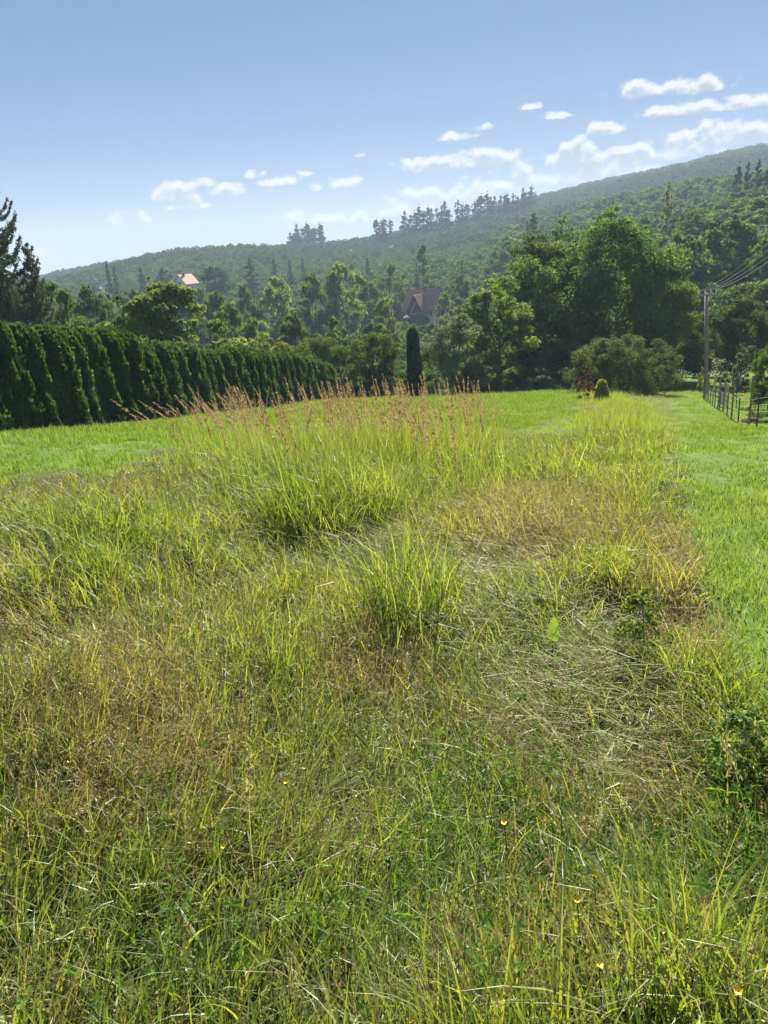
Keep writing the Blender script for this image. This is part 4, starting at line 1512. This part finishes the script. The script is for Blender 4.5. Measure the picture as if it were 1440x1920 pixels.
MAT['canvas'] = solid_mat('cream_canvas', (.74, .66, .52), (.82, .75, .62), 3, .85)
MAT['metal'] = solid_mat('galvanised_steel', (.30, .31, .32), (.42, .43, .44), 12, .45, .05, .5)
MAT['porcelain'] = solid_mat('pale_insulator', (.66, .66, .64), (.78, .78, .76), 8, .25, .0, .5)
MAT['post_wood'] = solid_mat('weathered_post', (.20, .15, .12), (.36, .29, .23), 14, .9, .4, .2, (1, 1, .15))
MAT['post_dark'] = solid_mat('dark_post', (.06, .052, .046), (.11, .095, .08), 14, .85, .3, .2, (1, 1, .15))
MAT['concrete'] = solid_mat('concrete_post', (.26, .26, .24), (.38, .38, .35), 10, .95, .2, .2)
MAT['orange'] = solid_mat('orange_plastic', (.75, .10, .03), (.85, .15, .05), 10, .5)
MAT['tape'] = solid_mat('barrier_tape', (.72, .22, .18), (.78, .72, .70), 3.3, .5)
MAT['grey_board'] = solid_mat('grey_board', (.42, .42, .40), (.55, .55, .52), 5, .9)
MAT['cream_board'] = solid_mat('cream_board', (.60, .52, .38), (.72, .64, .50), 5, .9)
MAT['petal'] = solid_mat('yellow_petal', (.80, .52, .02), (.90, .66, .04), 40, .5)


def gable_roof(g, x0, x1, y0, y1, ze, zr, t=.18):
    """two sloping slabs with the ridge along x"""
    ym = (y0 + y1) / 2
    n1 = Vector((0, -(zr - ze), (ym - y0))).normalized() * t
    g.slab([(x0, y0, ze), (x1, y0, ze), (x1, ym, zr), (x0, ym, zr)], n1)
    n2 = Vector((0, (zr - ze), (y1 - ym))).normalized() * t
    g.slab([(x1, y1, ze), (x0, y1, ze), (x0, ym, zr), (x1, ym, zr)], n2)
    return g


def gable_walls(g, x0, x1, y0, y1, zw, zr, zb=-3.0):
    ym = (y0 + y1) / 2
    b = g.n()
    for x in (x0, x1):
        g.v += [(x, y0, zb), (x, y1, zb), (x, y1, zw), (x, ym, zr), (x, y0, zw)]
    for o, f in ((0, 1), (5, -1)):
        q = [b + o, b + o + 1, b + o + 2, b + o + 4]
        t = [b + o + 4, b + o + 2, b + o + 3]
        g.q.append(q[::-1] if f < 0 else q)
        g.t.append(t[::-1] if f < 0 else t)
    g.q += [[b, b + 4, b + 9, b + 5], [b + 1, b + 6, b + 7, b + 2]]
    return g


def window(parent, M, w, h, mat='frame'):
    """frame with a pane in it; M places the window, facing local -y"""
    g = Geo()
    f = .1
    g.box(-w / 2, w / 2, -.06, .05, -f, 0, M).box(-w / 2, w / 2, -.06, .05, h, h + f, M)
    g.box(-w / 2 - f, -w / 2, -.06, .05, -f, h + f, M).box(w / 2, w / 2 + f, -.06, .05, -f, h + f, M)
    g.box(-.03, .03, -.055, .04, 0, h, M)
    wf = obj('window', g.mesh('window'), MAT[mat], parent)
    obj('pane', Geo().box(-w / 2, w / 2, -.012, .012, 0, h, M).mesh('pane'), MAT['glass'], wf)


def R(ang, loc):
    return Matrix.Translation(loc) @ Matrix.Rotation(ang, 4, 'Z')


def brown_house():
    c = at(787, 597, 232)
    h = thing('brown_house', 'chalet with steep brown roof and a pointed front gable among valley trees', 'house', c, None, math.radians(-32))
    obj('wall', gable_walls(Geo(), -5, 5, 0, 8, 2.7, 7.6, -6).mesh('wall'), MAT['plaster'], h)
    rf = obj('roof', gable_roof(Geo(), -5.7, 5.6, -.9, 8.9, 2.1, 8.0, .22).mesh('roof'), MAT['brown_roof'], h)
    obj('chimney', Geo().box(.1, .9, 3.2, 3.9, 6.3, 9.3).mesh('chimney'), MAT['brick'], rf)
    # pointed cross gable in front: its own roof, timber edge and glazed front
    g = Geo()
    t = .2
    yf, yb = -3.3, 3.4
    apex, ez = 6.9, 1.5
    for sgn in (-1, 1):
        n = Vector((sgn * (apex - ez), 0, 2.9)).normalized() * t
        p = [(0, yf, apex), (0, yb, apex), (sgn * 2.9, yb, ez), (sgn * 2.9, yf, ez)]
        g.slab(p if sgn > 0 else p[::-1], n)
    gr = obj('gable_roof', g.mesh('gable_roof'), MAT['brown_roof'], h)
    g = Geo()
    for sgn in (-1, 1):
        g.tube([(0, yf - .06, apex - .12), (sgn * 2.95, yf - .06, ez - .18)], .16, 4)
    obj('barge_board', g.mesh('barge_board'), MAT['timber'], gr)
    obj('gable_front', Geo().slab([(-2.5, -1.7, 1.5), (2.5, -1.7, 1.5), (0, -1.7, 5.7)], (0, .12, 0)).mesh('gable_front'), MAT['plaster'], h)
    for sx in (-1, 1):
        obj('gable_glass', Geo().slab([(sx * .18, -1.76, 1.7), (sx * 1.9, -1.76, 1.7), (sx * .18, -1.76, 4.7)], (0, .04, 0)).mesh('gable_glass'), MAT['glass'], h)
    obj('post', Geo().box(-.12, .12, -1.95, -1.72, -1, 5.2).mesh('post'), MAT['timber'], h)
    obj('balcony', Geo().box(-4.6, 3.0, -3.0, -.05, .35, .6).box(-4.6, 3.0, -3.0, -2.9, .6, 1.45).box(-4.6, -4.5, -2.9, 0, .6, 1.45).mesh('balcony'), MAT['timber'], h)
    obj('terrace_wall', Geo().box(-4.8, 3.2, -2.7, -.06, -6, .3).mesh('terrace_wall'), MAT['timber'], h)
    for (y, z) in ((2.2, 3.2), (5.3, 3.2), (2.2, .5), (5.3, .5)):
        window(h, R(math.pi / 2, (5.02, y, z)), 1.1, 1.3)
    window(h, R(0, (-3.8, -.02, .9)), 1.2, 1.2)
    window(h, R(0, (3.9, -.02, .9)), 1.0, 1.2)
    # parasol on the terrace
    p = at(762.5, 597, 226)
    u = thing('parasol', 'cream parasol on the terrace of the brown roofed house', 'parasol', p)
    g = Geo()
    n = 8
    g.v = [(0, 0, 1.05)] + [(1.0 * math.cos(k * math.tau / n), 1.0 * math.sin(k * math.tau / n), .35) for k in range(n)] + [(.98 * math.cos(k * math.tau / n), .98 * math.sin(k * math.tau / n), .12) for k in range(n)]
    for k in range(n):
        j = (k + 1) % n
        g.t.append([0, 1 + k, 1 + j])
        g.q.append([1 + k, 1 + n + k, 1 + n + j, 1 + j])
    obj('canopy', g.mesh('canopy'), MAT['canvas'], u)
    obj('pole', Geo().tube([(0, 0, -2.5), (0, 0, 1.1)], .04, 6).mesh('pole'), MAT['metal'], u)


def white_house():
    c = at(360, 537, 300)
    h = thing('white_house', 'white gabled house with pale terracotta roof on the valley side', 'house', c, None, math.radians(58))
    obj('wall', gable_walls(Geo(), -3.2, 3.2, 0, 6.4, 1.2, 4.3, -8).mesh('wall'), MAT['plaster'], h)
    rf = obj('roof', gable_roof(Geo(), -3.7, 3.7, -.5, 6.9, .85, 4.55, .2).mesh('roof'), MAT['red_roof'], h)
    obj('chimney', Geo().box(-1.6, -.9, 2.2, 2.8, 3.0, 5.1).mesh('chimney'), MAT['timber'], rf)
    window(h, R(-math.pi / 2, (-3.22, 3.2, .5)), 1.0, 1.3, 'timber')
    for y in (1.4, 5.0):
        window(h, R(-math.pi / 2, (-3.22, y, -2.0)), 1.0, 1.2, 'timber')


def pink_house():
    c = at(174, 540, 330)
    h = thing('pink_roofed_house', 'low house of which only a faded pink roof shows above the trees', 'house', c, None, math.radians(-4))
    obj('wall', gable_walls(Geo(), -2.9, 2.9, 0, 5.5, .2, 1.9, -6).mesh('wall'), MAT['plaster'], h)
    rf = obj('roof', gable_roof(Geo(), -3.2, 3.2, -.4, 5.9, -.1, 2.1, .16).mesh('roof'), MAT['pink_roof'], h)
    obj('ridge_cap', Geo().tube([(-3.25, 2.75, 2.25), (3.25, 2.75, 2.25)], .2, 6).mesh('ridge_cap'), MAT['plaster'], rf)


brown_house()
white_house()
pink_house()

# ------------------------------------------------------------------ utility pole with four wires
PB = at(1325.5, 724, 52)
PB = Vector((PB[0], PB[1], gz(PB[0], PB[1])))
PT = Vector(at(1324.5, 549, 52))
pole = thing('utility_pole', 'tall brown wooden utility pole with crossarm beside the mown path', 'utility pole', PB)
top = PT - PB
obj('mast', Geo().tube([(0, 0, -.4), tuple(top * .5), tuple(top)], [.15, .13, .11], 10).mesh('mast', True), MAT['post_wood'], pole)
ax = Vector((1, .12, .02)).normalized()
arm = obj('crossarm', Geo().tube([tuple(top - ax * .62 - Vector((0, .14, .12))), tuple(top + ax * .72 - Vector((0, .14, .10)))], .05, 4).mesh('crossarm'), MAT['metal'], pole)
INS = []
for k in range(4):
    q = top + ax * (-.56 + k * .40) + Vector((0, -.14, -.08))
    gi_ = Geo().tube([tuple(q), tuple(q + Vector((0, 0, .10))), tuple(q + Vector((0, 0, .12))), tuple(q + Vector((0, 0, .24)))], [.02, .025, .06, .04], 8)
    obj('insulator', gi_.mesh('insulator', True), MAT['porcelain'], pole)
    INS.append(PB + q + Vector((0, 0, .26)))
obj('brace', Geo().tube([tuple(top - Vector((0, 0, .75))), tuple(top + ax * .5 - Vector((0, .14, .15)))], .018, 4).mesh('brace'), MAT['metal'], pole)
for k, (p0, nm) in enumerate(zip(INS, ('uppermost', 'second uppermost', 'second lowest', 'lowest'))):
    p1 = Vector((2.5, -10.0, 11.0)) + ax * (.40 * k)
    pts = []
    for i in range(40):
        t = i / 39
        p = p0.lerp(p1, t)
        p.z -= 1.7 * 4 * t * (1 - t)
        pts.append(p - p0)
    w = obj('power_line', Geo().tube([tuple(p) for p in pts], .009, 4, False).mesh('power_line'), MAT['porcelain'], None, p0)
    tag(w, '%s of the four pale power lines sagging away from the utility pole' % nm, 'power line', 'power lines at the utility pole')


# ------------------------------------------------------------------ wire fence along the mown path
def fence_point(px, a, b, lo=15, hi=70):
    """ground point of the straight line a-b (plan) that lies under photo column px"""
    Y = np.linspace(lo, hi, 1400)
    X = a[0] + (b[0] - a[0]) * (Y - a[1]) / (b[1] - a[1])
    Z = ground(X, Y)
    i = int(np.argmin(np.abs(pix(X, Y, Z)[0] - px)))
    return Vector((X[i], Y[i], Z[i]))


FA, FB = (12.35, 26.0), (22.7, 54.0)
fr = random.Random(8)
o0 = fence_point(1403, FA, FB)
fence = thing('wire_fence', 'wire fence on brown wooden and thin dark posts along the mown path', 'fence', o0)
for (px, tall_) in ((1319, 3), (1323, 1), (1327, 1), (1331, 0), (1335, 1), (1340, 0), (1345.5, 1), (1349, 0), (1355, 1), (1363, 0), (1371, 1), (1383.5, 0), (1403, 1), (1418, 0), (1442, 1), (1466, 0)):
    p = fence_point(px, FA, FB) - o0
    hh = {0: .92, 1: 1.48, 3: 1.35}[tall_] * fr.uniform(.95, 1.06)
    r_ = {0: .022, 1: .036, 3: .06}[tall_]
    tip = p + Vector((fr.uniform(-.04, .05), fr.uniform(-.03, .03), hh))
    obj('post', Geo().tube([tuple(p - Vector((0, 0, .3))), tuple(p.lerp(tip, .5)), tuple(tip)], [r_, r_ * .97, r_ * .9], 7).mesh('post'), MAT['post_wood' if tall_ == 1 else 'post_dark'], fence)
line = [fence_point(px, FA, FB) - o0 for px in (1319, 1323, 1327, 1335, 1345.5, 1355, 1363, 1371, 1383.5, 1403, 1418, 1442, 1466)]
for hz in (.12, .3, .48, .66, .84):
    obj('wire', Geo().tube([tuple(p + Vector((0, 0, hz))) for p in line], .003, 4, False).mesh('wire'), MAT['metal'], fence)

for (px, py, ln, lab) in ((1358, 719, .34, 'orange plastic ribbon nearest the utility pole on the wire fence'), (1367, 727, .32, 'orange plastic ribbon, second one along the wire fence from the utility pole'),
                          (1377, 729, .30, 'orange plastic ribbon, third one along the wire fence from the utility pole'), (1394, 733, .22, 'short orange plastic ribbon farthest from the utility pole')):
    p = Vector(at(px, py, 33.5 if px > 1360 else 38))
    g = Geo()
    a = fr.uniform(-.3, .3)
    prev = None
    for i in range(5):
        c = Vector((.03 * math.sin(i * 1.7 + px), .02 * math.cos(i * 2.1), -ln * i / 4))
        s_ = Vector((math.cos(a + .5 * i), math.sin(a + .5 * i), 0)) * .055
        cur = (c - s_, c + s_)
        if prev:
            g.slab([prev[0], prev[1], cur[1], cur[0]], (0, .006, 0))
        prev = cur
    tag(obj('orange_ribbon', g.mesh('orange_ribbon'), MAT['orange'], None, p), lab, 'ribbon', 'orange ribbons on the fence')
g = Geo()
ta, tb = Vector(at(1347, 731, 40)), Vector(at(1397, 744, 33))
for i in range(8):
    p, q = ta.lerp(tb, i / 8), ta.lerp(tb, (i + 1) / 8)
    p.z -= .10 * math.sin(math.pi * i / 8)
    q.z -= .10 * math.sin(math.pi * (i + 1) / 8)
    g.slab([p - ta, q - ta, q - ta + Vector((0, 0, .06)), p - ta + Vector((0, 0, .06))], (0, .004, 0))
tag(obj('barrier_tape', g.mesh('barrier_tape'), MAT['tape'], None, ta), 'red and white tape stretched behind the wire fence posts', 'tape')
p = fence_point(1333, FA, FB) + Vector((.9, .8, 0))
tag(obj('grey_board', Geo().box(-.22, .22, -.03, .03, -.05, .75, Matrix.Rotation(.12, 4, 'X')).mesh('grey_board'), MAT['grey_board'], None, p), 'pale grey board standing behind the fence near the utility pole', 'board')
p = fence_point(1340, FA, FB) + Vector((.8, .9, 0))
tag(obj('cream_board', Geo().box(-.2, .2, -.04, .04, -.05, .95, Matrix.Rotation(-.1, 4, 'X')).mesh('cream_board'), MAT['cream_board'], None, p), 'cream coloured board behind the fence beside the grey board', 'board')

# ------------------------------------------------------------------ thin fence in front of the hedge
nrm = Vector((hdir[1], -hdir[0], 0))
h0 = Vector((HA[0], HA[1], 0)) + nrm * 1.15
hb0, hb1 = (h0.x, h0.y), (h0.x + hdir[0] * 40, h0.y + hdir[1] * 40)
o1 = fence_point(100, hb0, hb1, 20, 66)
hf = thing('hedge_fence', 'thin wire fence on grey posts in front of the dark hedge', 'fence', o1)
hp = [fence_point(px, hb0, hb1, 18, 66) - o1 for px in (-30, 103, 253, 366, 470, 580, 628)]
for k, p in enumerate(hp):
    hh = 1.25 if k < 6 else 2.2
    obj('post', Geo().tube([tuple(p - Vector((0, 0, .3))), tuple(p + Vector((-.02, 0, hh)))], .035 if k < 6 else .07, 6).mesh('post'), MAT['concrete'], hf)
for hz in (.5, .85, 1.2):
    obj('wire', Geo().tube([tuple(p + Vector((0, 0, hz))) for p in hp], .0035, 4, False).mesh('wire'), MAT['metal'], hf)

# ------------------------------------------------------------------ small things in the meadow
p = on_ground(1112, 770, .04)
g = Geo()
ns = 10
for i in range(ns):
    a = i * math.tau / ns
    rr_ = .30 * (1 + .2 * math.sin(a * 3))
    g.v += [(rr_ * 1.15 * math.cos(a), rr_ * 1.15 * math.sin(a), -.1), (rr_ * math.cos(a), rr_ * math.sin(a), .16 + .03 * math.sin(a * 2))]
g.v.append((0, 0, .19))
for i in range(ns):
    j = (i + 1) % ns
    g.q.append([2 * i, 2 * j, 2 * j + 1, 2 * i + 1])
    g.t.append([2 * i + 1, 2 * j + 1, 2 * ns])
tag(obj('tree_stump', g.mesh('tree_stump'), MAT['bark'], None, p), 'low dark stump in the grass in front of the golden conifer', 'stump')

FLOWERS = [(537, 1468, 'yellow flower left of the feathery pale stalk, above the lower centre'), (420, 1590, 'yellow flower in the grass at lower left of the feathery stalk'), (945, 1548, 'yellow flower in mid foreground between the hay and the herbs'),
           (1113, 1641, 'bright yellow flower right of centre among the leafy herbs'), (1230, 1547, 'yellow flower at the right among the dry stalks'), (1082, 1690, 'yellow flower just below the bright one among the herbs'),
           (1383, 1870, 'yellow flower in the lower right corner of the meadow'), (1123, 1814, 'yellow flower at the bottom right beside broad blades'), (570, 1440, 'yellow flower topmost of those near the feathery stalk'), (776, 1912, 'yellow flower at the very bottom edge')]
fr = random.Random(4)
for (px, py, lab) in FLOWERS:
    h_ = .23
    d_ = ray(px, py)
    b = on_ground(px, py, h_)
    f = thing('yellow_flower', lab, 'flower', b, 'yellow meadow flowers')
    tilt = Matrix.Translation((0, 0, h_)) @ Matrix.Rotation(fr.uniform(.2, .7), 4, 'X') @ Matrix.Rotation(fr.uniform(-.4, .4), 4, 'Y')
    for k in range(5):
        M = tilt @ Matrix.Rotation(k * math.tau / 5, 4, 'Z')
        L_ = .009
        pts = [M @ Vector(q) for q in ((.001, 0, 0), (L_ * .6, -L_ * .45, .003), (L_, 0, .004), (L_ * .6, L_ * .45, .003))]
        obj('petal', Geo().face(*pts).mesh('petal'), MAT['petal'], f)
    obj('stem', Geo().tube([(0, 0, -.02), (.01, .005, h_ * .5), (0, 0, h_)], .0012, 5).mesh('stem'), MAT['herb'], f)


def leaf_blade(L, Wd, curl, n=8):
    g = Geo()
    for i in range(n + 1):
        t = i / n
        w = Wd * math.sin(math.pi * min(1, .06 + t * .94)) ** .8 * .5 + .001
        y = .25 * L * t * t * curl
        wav = .006 * math.sin(i * 2.2)
        g.v += [(-w, y + wav, L * t), (0, y + .012, L * t), (w, y - wav, L * t)]
    for i in range(n):
        b = i * 3
        g.q += [[b, b + 1, b + 4, b + 3], [b + 1, b + 2, b + 5, b + 4]]
    return g


b = on_ground(1036, 1205, .12)
dk = thing('dock_plant', 'single broad yellow green leaf standing up from the flattened hay', 'plant', b)
lf = obj('leaf', leaf_blade(.145, .062, .25).mesh('leaf', True), MAT['bright'], dk, (0, 0, .10))
lf.rotation_euler = (-.1, .12, .15)
obj('stem', Geo().tube([(0, 0, -.02), (0, 0, .12)], .004, 6).mesh('stem'), MAT['herb'], dk)

weed = make_tree('thistle', 35, .5, .30, .04, 'oval', 60, 2200, .016, .12, .2, 24, trunk_r=.0022, fork=.8, spikes=14)
b = on_ground(1205, 1232, .05)
plant_tree(weed, 'thistle_plant', b, .40, .30, 'light', 'grey green leafy thistle standing in the hay beside the path', 'plant', bark='pale_bark')
b = on_ground(1395, 1475, .05)
plant_tree(weed, 'thistle_plant', b, .34, .30, 'light', 'green leafy weed at the frame edge beside the mown path', 'plant', bark='pale_bark')


def seed_stalk(name, px, py, L, az, lean, bend, head, label, mat='straw'):
    rg = np.random.default_rng(int(px * 7 + py))
    b = on_ground(px, py, .02)
    e = thing(name, label, 'grass stalk', b, 'tall seed stalks')
    one = np.ones(1)
    V, Q, T, D = strips(rg, np.zeros((1, 3)), one * L, one * .004, one * az, one * lean, one * bend, 12, one * .7, one * 0, None, .3, .7, .02)
    obj('stem', np_mesh('stem', V, Q, attrs={'tint': T, 'dry': D}), MAT[mat], e)
    rg = np.random.default_rng(int(px * 7 + py))
    V2, Q2, T2, D2 = strips(rg, np.zeros((1, 3)), one * L, one * .004, one * az, one * lean, one * bend, 12, one * .7, one * 0, head, .3, .7, .02)
    k = len(V)
    obj('seed_head', np_mesh('seed_head', V2[k:], Q2[len(Q):] - k, attrs={'tint': T2[k:], 'dry': D2[k:]}), MAT[mat], e)


seed_stalk('seed_stalk', 478, 1660, .62, 1.0, .06, .25, (150, .006, .009, .55), 'pale feathery grass plume standing alone in the lower foreground')
seed_stalk('seed_stalk', 120, 1190, .95, 3.3, .35, .5, (90, .010, .009, .5), 'long pale seed stalk arching out at the frame edge in the meadow')
seed_stalk('seed_stalk', 50, 1260, .85, 3.0, .2, .5, (70, .010, .009, .5), 'second pale seed stalk below the long arching one at the frame edge')
seed_stalk('seed_stalk', 300, 1130, .62, 1.2, .08, .7, (70, .009, .008, .4), 'drooping pale seed head in the left middle of the meadow')
seed_stalk('seed_stalk', 1410, 1640, .60, 2.2, .1, .9, (70, .007, .008, .5), 'pale drooping seed stalk at the right edge of the foreground')
seed_stalk('seed_stalk', 1360, 1620, .55, 1.4, .1, .9, (70, .007, .008, .5), 'shorter pale drooping seed stalk beside the one at the right edge')


# ------------------------------------------------------------------ haze: the air over the valley
def build_haze():
    zs = [v.co.z for v in bpy.data.objects['ground'].data.vertices]
    g = Geo().box(-3050, 3050, -3050, 3050, min(zs) - 1.0, max(zs) + 22)
    m, N, out = new_mat('haze_air')
    pv = N.add('ShaderNodeVolumePrincipled')
    pv.inputs['Color'].default_value = (.60, .76, 1.0, 1)
    pv.inputs['Density'].default_value = HAZE
    pv.inputs['Anisotropy'].default_value = .0
    N.l.new(pv.outputs[0], out.inputs['Volume'])
    o = obj('haze', g.mesh('haze'), m)
    tag(o, 'thin bluish summer haze over the valley and hills', 'haze', kind='stuff')


HAZE = .00038
build_haze()
